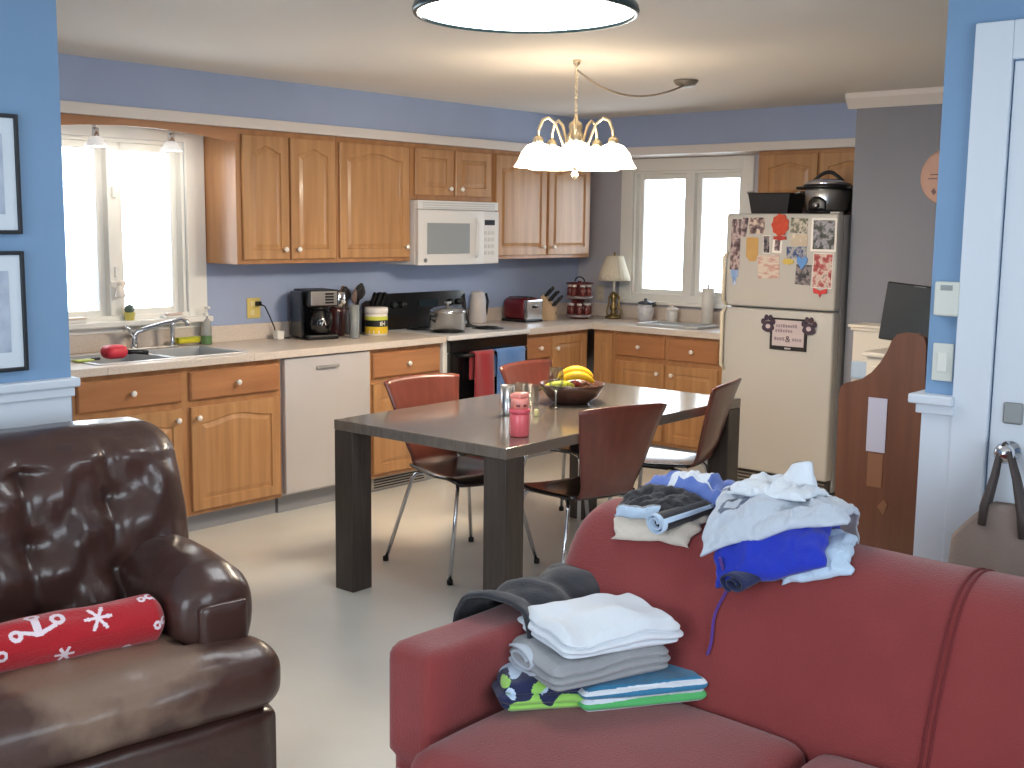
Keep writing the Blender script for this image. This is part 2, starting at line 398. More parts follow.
def cab_box(name, label, axis, a0, a1, d, z0, z1, group, toe=False, hollow=False):
    loc = (d / 2, (a0 + a1) / 2, 0 if toe else z0) if axis == 'A' else ((a0 + a1) / 2, -d / 2, 0 if toe else z0)
    t = thing(name, label, 'cabinet', loc, 0, group)
    g = .004
    mb = MB()
    if hollow: mb.box(g, d - .02, a0, a0 + .018, z0, z1).box(g, d - .02, a1 - .018, a1, z0, z1).box(g, d - .02, a0 + .018, a1 - .018, z0, z0 + .018).box(d - .02, d, a0, a1, z0, z1, .002)
    elif axis == 'A': mb.box(g, d, a0, a1, z0, z1, .002)
    else: mb.box(a0, a1, -d, -g, z0, z1, .002)
    obj('body', mb, OAKV, t, world=True)
    if toe:
        mb = MB()
        if axis == 'A': mb.box(g, d - .06, a0 + .002, a1 - .002, 0, z0)
        else: mb.box(a0 + .002, a1 - .002, -d + .06, -g, 0, z0)
        obj('toe_kick', mb, mat('toe_kick_vinyl', (150, 152, 158), .5), t, world=True)
    return t
GU = 'oak wall cabinets'; GB = 'oak base cabinets'
UP = .305                      # front plane of the wall cabinets' bodies (doors add .02)
c = cab_box('wall_cabinet', 'double-door oak wall cabinet right of the sink window', 'A', -3.42, -2.715, UP, 1.37, 2.104, GU)
add_front(c, 'door', 'A', UP, -3.385, -3.075, 1.395, 2.075, (-3.115, 1.45), .035)
add_front(c, 'door', 'A', UP, -3.06, -2.735, 1.395, 2.075, (-3.02, 1.45), .035)
c = cab_box('wall_cabinet', 'single-door oak wall cabinet just left of the microwave', 'A', -2.713, -2.115, UP, 1.37, 2.104, GU)
add_front(c, 'door', 'A', UP, -2.70, -2.14, 1.395, 2.075, (-2.17, 1.46), .035)
c = cab_box('wall_cabinet', 'short two-door oak wall cabinet above the white microwave', 'A', -2.113, -1.352, UP, 1.755, 2.104, GU)
add_front(c, 'door', 'A', UP, -2.085, -1.745, 1.785, 2.075, (-1.785, 1.83), 0)
add_front(c, 'door', 'A', UP, -1.72, -1.375, 1.785, 2.075, (-1.68, 1.83), 0)
c = cab_box('wall_cabinet', 'double-door oak wall cabinet right of the microwave, nearest the room corner', 'A', -1.35, -.26, UP, 1.37, 2.104, GU)
add_front(c, 'door', 'A', UP, -1.325, -.79, 1.395, 2.075, (-.835, 1.45), .035)
add_front(c, 'door', 'A', UP, -.765, -.285, 1.395, 2.075, (-.72, 1.45), .035)
c = cab_box('wall_cabinet', 'double-door oak wall cabinet above the fridge', 'B', 1.735, 2.61, UP, 1.74, 2.104, GU)
add_front(c, 'door', 'B', UP, 1.765, 2.165, 1.765, 2.08, (2.12, 1.81), .03)
add_front(c, 'door', 'B', UP, 2.185, 2.59, 1.765, 2.08, (2.23, 1.81), .03)
# arched valance over the sink window
pts = [(-4.62, 2.104), (-4.62, 2.02)] + [(-4.62 + 1.198 * k / 16, 2.02 + .05 * math.sin(pi * k / 16) ** .8) for k in range(1, 16)] + [(-3.422, 2.02), (-3.422, 2.104)]
solo('valance', MB().prism(pts, UP, UP + .02, 'x'), OAKH, 'arched oak valance board over the sink window', 'valance', (UP, -4.02, 2.02))
LP = .59; ZT = .873
c = cab_box('base_cabinet', 'oak sink base cabinet with two false drawers over two doors', 'A', -4.585, -3.36, LP, .10, ZT, GB, True, True)
add_front(c, 'drawer', 'A', LP, -4.545, -3.985, .70, .845, (-4.265, .772))
add_front(c, 'drawer', 'A', LP, -3.935, -3.38, .70, .845, (-3.655, .772))
add_front(c, 'door', 'A', LP, -4.545, -3.985, .125, .665, (-4.02, .61), .03)
add_front(c, 'door', 'A', LP, -3.935, -3.38, .125, .665, (-3.90, .61), .03)
c = cab_box('base_cabinet', 'oak base cabinet left of the sink, behind the blue wall', 'A', -5.3, -4.60, LP, .10, ZT, GB, True)
add_front(c, 'drawer', 'A', LP, -5.27, -4.63, .70, .845, (-4.95, .772))
add_front(c, 'door', 'A', LP, -5.27, -4.63, .125, .665, (-4.67, .61), .03)
c = cab_box('base_cabinet', 'oak base cabinet with one drawer and one door between dishwasher and stove', 'A', -2.715, -2.13, LP, .10, ZT, GB, True)
add_front(c, 'drawer', 'A', LP, -2.70, -2.15, .70, .845, (-2.425, .772))
add_front(c, 'door', 'A', LP, -2.70, -2.15, .125, .665, (-2.19, .61), .03)
c = cab_box('base_cabinet', 'narrow oak base cabinet between the stove and the corner', 'A', -1.335, -.63, LP, .10, ZT, GB, True)
for z0, z1 in ((.70, .845), (.50, .665), (.31, .475), (.125, .285)): add_front(c, 'drawer', 'A', LP, -1.315, -1.065, z0, z1, (-1.19, (z0 + z1) / 2))
add_front(c, 'door', 'A', LP, -1.045, -.66, .125, .845, (-1.01, .76), 0)
c = cab_box('base_cabinet', 'oak corner base cabinet with one plain tall door', 'B', .62, .80, LP, .10, ZT, GB, True)
add_front(c, 'door', 'B', LP, .635, .79, .125, .845, None, 0)
c = cab_box('base_cabinet', 'oak base cabinet with two drawers over two doors beside the fridge', 'B', .802, 1.83, LP, .10, ZT, GB, True)
add_front(c, 'drawer', 'B', LP, .83, 1.235, .70, .845, (1.03, .772))
add_front(c, 'drawer', 'B', LP, 1.265, 1.66, .70, .845, (1.465, .772))
add_front(c, 'door', 'B', LP, .83, 1.235, .125, .665, (1.19, .60), 0)
add_front(c, 'door', 'B', LP, 1.265, 1.66, .125, .665, (1.31, .60), 0)
# toe-kick air vent
t = thing('air_vent', 'small grey floor-level air vent under the base cabinet left of the stove', 'vent', (.545, -2.42, .01))
obj('frame', MB().box(.532, .542, -2.66, -2.20, .012, .09, .003), mat('vent_metal', (176, 172, 168), .4, .3), t, world=True)
for k in range(4): obj('slot', MB().box(.541, .5445, -2.64, -2.22, .022 + k * .016, .030 + k * .016), DARK, t, world=True)
# worktops (with the sink cut-out)
t = thing('worktop', 'pale laminate worktop with the steel sink, left of the stove', 'worktop', (.3, -3.7, .875))
SX0, SX1, SY0, SY1 = .14, .55, -4.40, -3.56
mb = MB().box(.004, .635, -5.3, SY0, .875, .915, .004).box(.004, .635, SY1, -2.118, .875, .915, .004).box(.004, SX0, SY0, SY1, .875, .915).box(SX1, .635, SY0, SY1, .875, .915, .004)
obj('top', mb, COUNTER, t, world=True)
obj('backsplash', MB().box(.004, .024, -5.3, -2.118, .915, 1.01, .004), COUNTER, t, world=True)
t = thing('worktop', 'pale laminate corner worktop running from the stove to the fridge', 'worktop', (.3, -.3, .875))
obj('top', MB().prism([(.004, -1.337), (.635, -1.337), (.635, -.635), (1.85, -.635), (1.85, -.004), (.004, -.004)], .875, .915, 'z'), COUNTER, t, world=True)
obj('backsplash', MB().box(.004, .024, -1.337, -.004, .915, 1.01, .004).box(.024, 1.85, -.024, -.004, .915, 1.01, .004), COUNTER, t, world=True)
# sink
t = thing('kitchen_sink', 'double-bowl stainless steel kitchen sink under the window', 'sink', (.34, -3.98, .75))
def basin(y0, y1):
    m = MB(); r = .012
    m.box(SX0 + .01, SX1 - .01, y0, y1, .73, .735).box(SX0 + .01, SX0 + .014, y0, y1, .735, .915).box(SX1 - .014, SX1 - .01, y0, y1, .735, .915)
    m.box(SX0 + .01, SX1 - .01, y0, y0 + .004, .735, .915).box(SX0 + .01, SX1 - .01, y1 - .004, y1, .735, .915); return m
SST = mat('sink_steel', (206, 208, 210), .34, .45)
obj('bowl', basin(SY0 + .012, -4.0), SST, t, world=True); obj('bowl', basin(-3.96, SY1 - .012), SST, t, world=True)
mb = MB().box(SX0 - .05, SX0 + .012, SY0 - .015, SY1 + .015, .9155, .920, .002).box(SX1 - .012, SX1 + .012, SY0 - .015, SY1 + .015, .9155, .920, .002)
mb.box(SX0 + .012, SX1 - .012, SY0 - .015, SY0 + .014, .9155, .920).box(SX0 + .012, SX1 - .012, SY1 - .014, SY1 + .015, .9155, .920).box(SX0 + .012, SX1 - .012, -4.002, -3.958, .9155, .920)
obj('rim', mb, SST, t, world=True)
t = thing('faucet', 'chrome kitchen faucet with a long swivel spout behind the sink', 'faucet', (.115, -3.95, .92))
obj('base', MB().box(.09, .145, -4.06, -3.70, .92, .935, .006), CHROME, t, world=True)
obj('spout', MB().tube([(.115, -3.95, .93), (.115, -3.95, 1.0), (.12, -3.93, 1.02), (.2, -3.83, 1.06), (.27, -3.76, 1.085), (.29, -3.74, 1.075), (.292, -3.738, 1.05)], [.02, .018, .014, .011, .011, .012, .012], 12), CHROME, t, True, True)
obj('handle', MB().tube([(.115, -3.95, .99), (.115, -3.97, 1.03), (.13, -4.0, 1.05)], [.018, .014, .008], 10), CHROME, t, True, True)
obj('sprayer', MB().lathe([(.018, .935), (.014, .96), (.013, 1.02), (.02, 1.04), (.02, 1.06), (.008, 1.065), (0, 1.066)], 14, (.117, -3.72, 0)), CHROME, t, True, True)

# dishwasher
t = thing('dishwasher', 'off-white built-in dishwasher between the oak base cabinets', 'dishwasher', (.3, -3.035, 0))
obj('body', MB().box(.02, .575, -3.352, -2.722, .10, .872), DISHW, t, world=True)
obj('door', MB().box(.576, .612, -3.345, -2.728, .115, .868, .006), DISHW, t, world=True)
obj('latch', MB().box(.612, .628, -3.13, -2.97, .795, .812, .004), mat('latch_grey', (150, 148, 146), .4), t, world=True)
obj('toe_kick', MB().box(.02, .54, -3.35, -2.725, 0, .099), mat('toe_kick_vinyl', (150, 152, 158), .5), t, world=True)

# stove
t = thing('stove', 'freestanding electric stove with white cooktop and black oven front', 'stove', (.3, -1.73, 0))
Y0, Y1 = -2.112, -1.342
obj('body', MB().box(.02, .60, Y0, Y1, .02, .885, .003), WHITE, t, world=True)
obj('cooktop', MB().box(.02, .66, Y0, Y1, .886, .918, .008), APPL, t, world=True)
obj('oven_door', MB().box(.601, .645, Y0 + .03, Y1 - .01, .25, .80, .008), BLACKG, t, world=True)
obj('control_strip', MB().box(.601, .640, Y0 + .03, Y1 - .01, .805, .884, .004), BLACKG, t, world=True)
obj('storage_drawer', MB().box(.601, .64, Y0 + .03, Y1 - .01, .06, .243, .006), BLACKG, t, world=True)
obj('oven_handle', MB().tube([(.64, Y0 + .09, .785), (.69, Y0 + .11, .79), (.69, Y1 - .09, .79), (.64, Y1 - .07, .785)], .011, 10), BLACKP, t, True, True)
mb = MB().prism([(.022, .918), (.10, .918), (.075, 1.0), (.05, 1.15), (.022, 1.15)], Y0 + .005, Y1 - .005, 'y')
bgd = obj('backguard', mb, BLACKG, t, world=True)
for yy in (-2.03, -1.95, -1.50, -1.42): obj('control_knob', MB().lathe([(.022, 0), (.022, .012), (.017, .026), (0, .028)], 14, (.062, yy, 1.075), 'x'), DARK, bgd, True, True)
obj('clock_panel', MB().box(.055, .066, -1.80, -1.62, 1.05, 1.10, .002), mat('display_glass', (30, 44, 52), .1), bgd, world=True)
BURN = [(.45, -1.92, .10), (.20, -1.92, .08), (.44, -1.53, .095), (.20, -1.53, .10)]
for bx, by, br in BURN:
    b_ = obj('burner', MB().lathe([(br + .012, .918), (br + .012, .921), (br, .922), (br - .01, .919), (0, .919)], 28, (bx, by, 0)), DARK, t, world=True, auto=40)
    sp = [(bx + (.02 + (br - .03) * k / 60) * math.cos(k * .42), by + (.02 + (br - .03) * k / 60) * math.sin(k * .42), .924) for k in range(61)]
    obj('coil', MB().tube(sp, .0055, 6), BLACKP, b_, True, True)

# microwave
t = thing('microwave', 'white over-the-range microwave with a dark-grey window', 'microwave', (.2, -1.73, 1.35))
Y0, Y1 = -2.108, -1.357
obj('body', MB().box(.004, .345, Y0, Y1, 1.345, 1.752, .006), APPL, t, world=True)
def mwf(u, v):    # slightly bowed front
    return (.385 + .02 * math.sin(pi * u) , Y0 + (Y1 - Y0) * u, 1.345 + .345 * v)
dr = obj('door', MB().sheet(lambda u, v: (.36 + .025 * math.sin(pi * u * .78), Y0 + (Y1 - Y0) * .78 * u, 1.345 + .345 * v), 16, 4, .03), APPL, t, world=True, auto=50)
obj('door_window', MB().sheet(lambda u, v: (.378 + .025 * math.sin(pi * (.16 + u * .62) * .9), Y0 + (Y1 - Y0) * (.09 + .50 * u), 1.415 + .195 * v), 12, 4, .004), mat('microwave_window', (150, 156, 160), .25), dr, world=True, label='grey microwave window')
obj('handle', MB().tube([(.385, -1.60, 1.39), (.41, -1.60, 1.41), (.41, -1.60, 1.62), (.385, -1.60, 1.645)], .012, 10), APPL, dr, True, True)
cpn = obj('control_panel', MB().box(.345, .378, Y0 + (Y1 - Y0) * .785, Y1, 1.345, 1.69, .006), APPL, t, world=True)
obj('display', MB().box(.378, .3805, -1.50, -1.40, 1.60, 1.635, .001), mat('display_dark', (40, 44, 52), .2), cpn, world=True, label='small dark display')
for r_ in range(4):
    for q in range(3): obj('button', MB().box(.377, .3805, -1.50 + q * .036, -1.475 + q * .036, 1.405 + r_ * .044, 1.43 + r_ * .044, .001), mat('button_grey', (206, 206, 204), .4), cpn, world=True)
gr = obj('vent_grille', MB().box(.345, .372, Y0, Y1, 1.695, 1.752, .005), APPL, t, world=True)
for k in range(3): obj('slot', MB().box(.371, .3735, Y0 + .04, Y1 - .04, 1.705 + k * .014, 1.711 + k * .014), mat('slot_grey', (190, 190, 190), .5), gr, world=True)
obj('emblem', MB().lathe([(.014, 0), (.014, .004), (0, .005)], 16, (.381, Y0 + .055, 1.375), 'x'), mat('emblem_grey', (140, 146, 150), .3, .6), t, world=True)

# spotlights under the valance
for i, (yy, lb) in enumerate(((-4.205, 'left-hand white spotlight on the ceiling of the sink window'), (-3.78, 'right-hand white spotlight above the sink window, nearest the oak cabinet'))):
    t = thing('spotlight', lb, 'spotlight', (.24, yy, 2.1), 0, 'spotlights over the sink window')
    obj('bracket', MB().tube([(0, 0, .004), (0, 0, -.05), (.012, .0, -.07)], .009, 8).box(-.03, .03, -.03, .03, -.004, .004), CHROME, t, True)
    obj('socket', MB().lathe([(.016, -.045), (.018, -.085), (.02, -.09)], 14, (.012, 0, 0)), CHROME, t, True)
    obj('lamp_shade', MB().lathe([(.022, -.088), (.034, -.098), (.055, -.135), (.053, -.135), (.032, -.1), (.0, -.095)], 24, (.012, 0, 0)), mat('spot_shade_glass', (250, 248, 244), .3, emit=.25), t, True)
    l = bpy.data.lights.new('spot_bulb', 'POINT'); l.energy = 2.2; l.color = (1, .93, .82); l.shadow_soft_size = .02
    lo = bpy.data.objects.new('spot_bulb', l); COL.objects.link(lo); lo.parent = t; lo.location = (.012, 0, -.14)

# ------------------------------------------------------------------ refrigerator and what is on it
FX0, FX1, FY = 1.855, 2.600, -.887
t = thing('fridge', 'cream top-freezer fridge covered with photos, beside the grey wall', 'fridge', (2.24, -.45, 0))
obj('body', MB().box(FX0 + .004, FX1 - .002, -.80, -.06, .02, 1.685, .006), GREYSIDE, t, world=True, label='grey fridge cabinet')
def fdoor(z0, z1): return MB().box(FX0, FX1, FY, -.803, z0, z1, .016, 3)
fd = obj('freezer_door', fdoor(1.122, 1.69), BISQ, t, world=True, auto=40)
rd = obj('fridge_door', fdoor(.10, 1.112), BISQ, t, world=True, auto=40)
HNDM = mat('handle_cream', (226, 214, 190), .35)
obj('handle', MB().tube([(FX0 + .02, FY + .004, 1.13), (FX0 + .014, FY - .03, 1.15), (FX0 + .012, FY - .03, 1.42), (FX0 + .02, FY + .004, 1.45)], .011, 10), HNDM, fd, True, True)
obj('handle', MB().tube([(FX0 + .02, FY + .004, .72), (FX0 + .014, FY - .03, .75), (FX0 + .012, FY - .03, 1.08), (FX0 + .02, FY + .004, 1.105)], .011, 10), HNDM, rd, True, True)
obj('hinge_cap', MB().box(FX1 - .07, FX1 - .01, -.86, -.80, 1.6905, 1.702, .004), BISQ, t, world=True)
gl = obj('grille', MB().box(FX0 + .01, FX1 - .01, -.84, -.803, .015, .092, .004), mat('grille_brown', (70, 62, 58), .5), t, world=True, label='dark grille at the foot')
for k in range(3): obj('slat', MB().box(FX0 + .03, FX1 - .03, -.847, -.839, .025 + k * .022, .034 + k * .022, .002), mat('grille_slat', (150, 140, 130), .4), gr if False else gl, world=True)
# photos, notes and magnets, each held flat on the doors
def photo_mat(name, cols, sx, sz, seed):
    m = bpy.data.materials.new(name); m.use_nodes = True; nt = m.node_tree; b = nt.nodes['Principled BSDF']; b.inputs['Roughness'].default_value = .35
    tc = nt.nodes.new('ShaderNodeTexCoord'); mp = nt.nodes.new('ShaderNodeMapping'); mp.inputs['Scale'].default_value = (sx, 1, sz); mp.inputs['Location'].default_value = (seed, 0, seed * 1.7)
    n = nt.nodes.new('ShaderNodeTexNoise'); n.inputs['Scale'].default_value = 1; n.inputs['Detail'].default_value = 3; n.inputs['Roughness'].default_value = .6
    r = nt.nodes.new('ShaderNodeValToRGB'); r.color_ramp.interpolation = 'EASE'
    k = len(cols)
    while len(r.color_ramp.elements) < k: r.color_ramp.elements.new(.5)
    for i, c in enumerate(cols): r.color_ramp.elements[i].position = .3 + .42 * i / (k - 1); r.color_ramp.elements[i].color = (*lin(c), 1)
    for a, b_ in ((tc.outputs['Object'], mp.inputs[0]), (mp.outputs[0], n.inputs['Vector']), (n.outputs['Fac'], r.inputs[0]), (r.outputs[0], b.inputs['Base Color'])): nt.links.new(a, b_)
    return m
PEOPLE = [(28, 26, 34), (96, 78, 84), (190, 170, 168), (70, 66, 96)]
DARKPH = [(20, 20, 24), (60, 60, 70), (150, 140, 140), (36, 36, 46)]
REDPH = [(60, 28, 26), (170, 70, 72), (210, 190, 180), (40, 40, 44)]
GREENPH = [(34, 40, 34), (110, 112, 96), (200, 190, 176), (60, 60, 60)]
BLUEPH = [(96, 130, 190), (140, 170, 214), (220, 220, 224)]
GF = 'photos and papers stuck on the fridge'
def flat(name, label, cat, x0, x1, z0, z1, m, tilt=0, border=None, th=.0022, group=GF, outline=None, d0=0):
    x0 -= .012; x1 -= .012; cx, cz = (x0 + x1) / 2, (z0 + z1) / 2; yb = FY - .0006 - d0
    def rot(mb):
        c, s_ = math.cos(tilt), math.sin(tilt)
        mb.v = [(p[0] * c - p[2] * s_, p[1], p[0] * s_ + p[2] * c) for p in mb.v]; return mb
    w, h = (x1 - x0) / 2, (z1 - z0) / 2
    if border:
        mb = rot(MB().box(-w, w, -th, 0, -h, h)); o = obj(name, mb, PAPER); o.location = (cx, yb, cz); tag(o, label, cat, group); ROOTM[o] = Matrix.Translation(o.location)
        obj('picture', rot(MB().box(-w + border, w - border, -th - .001, -th + .0002, -h + border, h - border)), m, o)
    else:
        mb = MB().prism([(p[0] * w, p[1] * h) for p in outline], -th, 0, 'y') if outline else MB().box(-w, w, -th, 0, -h, h)
        o = obj(name, rot(mb), m); o.location = (cx, yb, cz); tag(o, label, cat, group); ROOTM[o] = Matrix.Translation(o.location)
    return o
def poly(n, r=1, ph=0, k=0): return [((r + (k if i % 2 else 0)) * math.cos(ph + 2 * pi * i / n), (r + (k if i % 2 else 0)) * math.sin(ph + 2 * pi * i / n)) for i in range(n)]
flat('photo_strip', 'long dark photo strip hanging at the left edge of the freezer door', 'photo', 1.906, 1.972, 1.345, 1.655, photo_mat('strip_print', PEOPLE, 26, 18, 1), R(-1))
flat('photo', 'small light-blue print hanging below the long photo strip on the freezer', 'photo', 1.912, 1.965, 1.25, 1.345, photo_mat('blue_print', BLUEPH, 30, 20, 2), 0, None, .0022, GF, [(-1, 1), (-1, .2), (-.4, -.1), (-.4, -1), (.5, -1), (.5, -.1), (1, .2), (1, 1)])
flat('photo', 'narrow dark photo tilted at the top left of the freezer door', 'photo', 1.978, 2.016, 1.55, 1.665, photo_mat('people_print', PEOPLE, 30, 25, 3), R(-7))
flat('photo', 'photo with two dark heads at the top of the freezer, left of the orange flower', 'photo', 2.03, 2.135, 1.568, 1.665, photo_mat('heads_print', [(30, 26, 34), (120, 96, 100), (214, 196, 180), (206, 188, 168)], 22, 26, 4), R(2))
flat('note', 'tan card under the two-heads photo on the freezer door', 'card', 2.015, 2.098, 1.40, 1.545, mat('tan_card', (196, 156, 96), .7, var=.06, vscale=20), R(1), None, .002, GF, [(-1, .9), (-.9, 1), (.9, 1), (1, .9), (1, -.4), (.6, -1), (-.4, -1), (-1, -.6)])
flat('note', 'white note sheet with red lettering lines, low on the middle of the freezer', 'note', 2.10, 2.245, 1.30, 1.44, photo_mat('note_print', [(206, 190, 176), (214, 202, 188), (196, 150, 140), (212, 200, 186)], 12, 40, 5), R(3))
flat('photo', 'small black-edged portrait left of centre on the freezer door', 'photo', 2.13, 2.178, 1.45, 1.56, photo_mat('black_print', DARKPH, 30, 24, 6), R(2), .004)
flat('photo', 'small white-bordered portrait in the centre of the freezer door', 'photo', 2.195, 2.258, 1.455, 1.545, photo_mat('white_print', PEOPLE, 26, 26, 7), R(-3), .014)
fl = flat('paper_flower', 'big orange-red paper flower at the top centre of the freezer door', 'decoration', 2.185, 2.30, 1.555, 1.69, mat('orange_paper', (196, 74, 50), .7, var=.12, vscale=40), 0, None, .006, GF, poly(18, .9, 0, .14), .003)
obj('petal_fringe', MB().prism([(p[0] * .045, p[1] * .014 - .078) for p in poly(12, .9, 0, .3)], -.004, 0, 'y'), mat('red_fringe', (180, 62, 52), .7), fl)
flat('photo', 'wide crowded photo right of the orange flower on the freezer', 'photo', 2.31, 2.42, 1.575, 1.665, photo_mat('crowd_print', GREENPH, 30, 30, 8), R(-2))
flat('photo', 'pale beige photo below the crowded one on the freezer', 'photo', 2.315, 2.425, 1.50, 1.57, photo_mat('beige_print', [(206, 192, 170), (190, 176, 156), (222, 212, 196)], 20, 18, 9), R(1))
flat('photo', 'dark blue and black photo right of centre on the freezer', 'photo', 2.29, 2.42, 1.425, 1.495, photo_mat('navy_print', [(24, 26, 38), (60, 80, 130), (170, 170, 170), (26, 26, 30)], 24, 24, 10), R(2))
mg = flat('magnet', 'small yellow flower magnet with black dots right of centre on the freezer', 'magnet', 2.262, 2.345, 1.385, 1.425, mat('yellow_magnet', (204, 180, 90), .5), 0, None, .005, GF, poly(14, .8, 0, .25))
flat('magnet', 'light-blue heart-shaped magnet above a dark photo on the freezer', 'magnet', 2.36, 2.432, 1.36, 1.44, mat('blue_magnet', (96, 146, 210), .5), 0, None, .006, GF, [(0, -1), (.9, .1), (.95, .7), (.5, 1), (0, .6), (-.5, 1), (-.95, .7), (-.9, .1)], .003)
flat('photo', 'dark group photo under the blue magnet on the freezer', 'photo', 2.355, 2.455, 1.27, 1.39, photo_mat('group_print', DARKPH, 26, 26, 11), R(-3))
flat('photo', 'large dark photo with cream border at the upper right of the freezer door', 'photo', 2.445, 2.607, 1.47, 1.665, photo_mat('night_print', [(22, 24, 22), (50, 56, 52), (150, 150, 160), (34, 34, 44)], 20, 20, 12), R(0), .013)
flat('photo', 'tall photo of red dresses at the lower right of the freezer door', 'photo', 2.465, 2.59, 1.255, 1.46, photo_mat('red_print', REDPH, 20, 16, 13), R(-1), .004)
flat('paper_flower', 'small red paper bow hanging below the red photo on the freezer', 'decoration', 2.475, 2.565, 1.20, 1.262, mat('red_paper', (196, 60, 60), .7), 0, None, .005, GF, [(-1, .8), (0, .3), (1, .8), (.9, -.2), (.2, -.3), (0, -1), (-.2, -.3), (-.9, -.2)], .003)
# sign with paw prints
SGB = mat('sign_black', (30, 24, 26), .6); SGW = mat('sign_mauve_board', (196, 182, 184), .7)
sg = flat('paw_sign', 'black-framed pet sign with two paw prints on the lower fridge door', 'sign', 2.205, 2.448, .872, 1.065, SGB, 0, None, .008, None)
obj('board', MB().box(-.105, .105, -.0095, -.0078, -.072, .085), SGW, sg)
LETM = mat('sign_lettering', (70, 52, 62), .7)
def text_obj(name, body, size, loc, rot, m, par, ext=.0008):
    cu = bpy.data.curves.new(name, 'FONT'); cu.body = body; cu.size = size; cu.align_x = 'CENTER'; cu.align_y = 'CENTER'; cu.extrude = ext
    o = bpy.data.objects.new(name, cu); COL.objects.link(o)
    dg = bpy.context.evaluated_depsgraph_get(); me = bpy.data.meshes.new_from_object(o.evaluated_get(dg)); bpy.data.objects.remove(o)
    me.materials.clear(); me.materials.append(m); me.name = name
    o = bpy.data.objects.new(name, me); COL.objects.link(o); o.parent = par; o.location = loc; o.rotation_euler = rot; return o
text_obj('lettering', '&', .055, (.0, -.0098, -.03), (R(90), 0, 0), LETM, sg)
mb = MB()
random.seed(4)
for (zz, x0, x1) in ((.05, -.08, .06), (.02, -.085, .03), (-.03, -.09, -.03), (-.03, .03, .09)):      # too blurred in the photo to be read
    x = x0
    while x < x1:
        w_ = random.uniform(.008, .014); mb.box(x, x + w_, -.0104, -.0092, zz - .009, zz + random.uniform(.006, .012)); x += w_ + .005
obj('blurred_lettering', mb, mat('faint_lettering', (150, 132, 140), .7), sg)
obj('base_mark', MB().box(-.02, .02, -.0104, -.0078, -.09, -.08), mat('sign_tag', (180, 172, 170), .5), sg)
for i, sx in enumerate((-1, 1)):
    mb = MB().prism([(p[0] * .04, p[1] * .034 - .022) for p in [(math.cos(a) * (1 + .12 * math.cos(3 * a + pi / 2)), math.sin(a)) for a in [2 * pi * k / 24 for k in range(24)]]], -.012, -.008, 'y')
    for (ax, az, rr) in ((-.036, .008, .013), (-.014, .032, .014), (.014, .032, .014), (.036, .008, .013)):
        mb.prism([(ax + rr * math.cos(2 * pi * k / 14), az + rr * 1.35 * math.sin(2 * pi * k / 14)) for k in range(14)], -.012, -.008, 'y')
    mb.v = [(p[0] + sx * .135, p[1], p[2] + .062) for p in mb.v]
    pw = obj('paw_print', mb, mat('paw_purple', (62, 48, 64), .6), sg)
    mb = MB().prism([(p[0] * .016 + sx * .135, p[1] * .014 + .042) for p in poly(14)], -.0128, -.0118, 'y')
    obj('paw_heart', mb, SGW, pw)
# on top of the fridge
FT = 1.69
t = thing('roasting_pan', 'dark rectangular roasting pan with a pale rim handle on the fridge top', 'pan', (2.02, -.56, FT + .001))
def pan(x, z): return x
mb = MB()
ring = lambda s, z: [(-.145 * s, -.11 * s, z), (.145 * s, -.11 * s, z), (.145 * s, .11 * s, z), (-.145 * s, .11 * s, z)]
R0, R1, R2, R3, R4 = ring(.86, 0), ring(1, .125), ring(1.06, .13), ring(.97, .125), ring(.84, .006)
rs = R0 + R1 + R2 + R3 + R4; fs = [(0, 1, 2, 3), (16, 17, 18, 19)] + [(i * 4 + k, i * 4 + (k + 1) % 4, i * 4 + 4 + (k + 1) % 4, i * 4 + 4 + k) for i in range(4) for k in range(4)]
obj('pan_body', MB().add(rs, fs), mat('enamel_dark', (46, 46, 50), .35), t)
for s in (-1, 1): obj('handle', MB().tube([(s * .15, -.05, .125), (s * .185, -.045, .135), (s * .185, .045, .135), (s * .15, .05, .125)], .007, 8), STEEL, t, True)
t = thing('storage_box', 'low dark box between the roasting pan and the slow cooker on the fridge', 'box', (2.225, -.33, FT + .001))
obj('box_body', MB().box(-.07, .07, -.10, .10, 0, .075, .008), mat('dark_box', (62, 52, 46), .6), t)
obj('lid', MB().box(-.074, .074, -.104, .104, .076, .095, .008), mat('dark_box_lid', (52, 42, 38), .6), t)
t = thing('slow_cooker', 'round stainless slow cooker with black lid and feet on the fridge', 'cooker', (2.40, -.64, FT + .001))
obj('pot_body', MB().lathe([(.11, .012), (.125, .03), (.132, .08), (.132, .145), (.128, .15)], 36), STEEL, t, True)
obj('base', MB().lathe([(.105, 0), (.115, .004), (.118, .022), (.1, .024)], 36), BLACKP, t, True)
obj('rim', MB().lathe([(.128, .148), (.148, .152), (.150, .166), (.138, .176), (.12, .178)], 36), BLACKP, t, True)
ld = obj('lid', MB().lathe([(.138, .176), (.12, .192), (.08, .206), (.03, .212), (0, .213)], 36), CHROME, t, True)
obj('lid_handle', MB().tube([(-.10 + .2 * k / 14, 0, .19 + .06 * math.sin(pi * k / 14)) for k in range(15)], .012, 10), BLACKP, ld, True)
for s in (-1, 1): obj('side_handle', MB().box(s * .165 - .028, s * .165 + .028, -.04, .04, .148, .166, .008), BLACKP, t)
obj('control_panel', MB().sheet(lambda u, v: (.136 * math.sin(-.42 + .84 * u), -.136 * math.cos(-.42 + .84 * u), .018 + .085 * v * (1 - .35 * abs(u * 2 - 1) ** 2)), 12, 4, .006), BLACKP, t, True)
obj('dial', MB().lathe([(.02, -.138), (.018, -.156), (0, -.157)], 16, (0, 0, .05), 'y'), STEEL, t, True)
t = thing('electric_skillet', 'black lidded pan standing behind the slow cooker against the grey wall', 'pan', (2.535, -.46, FT + .001))
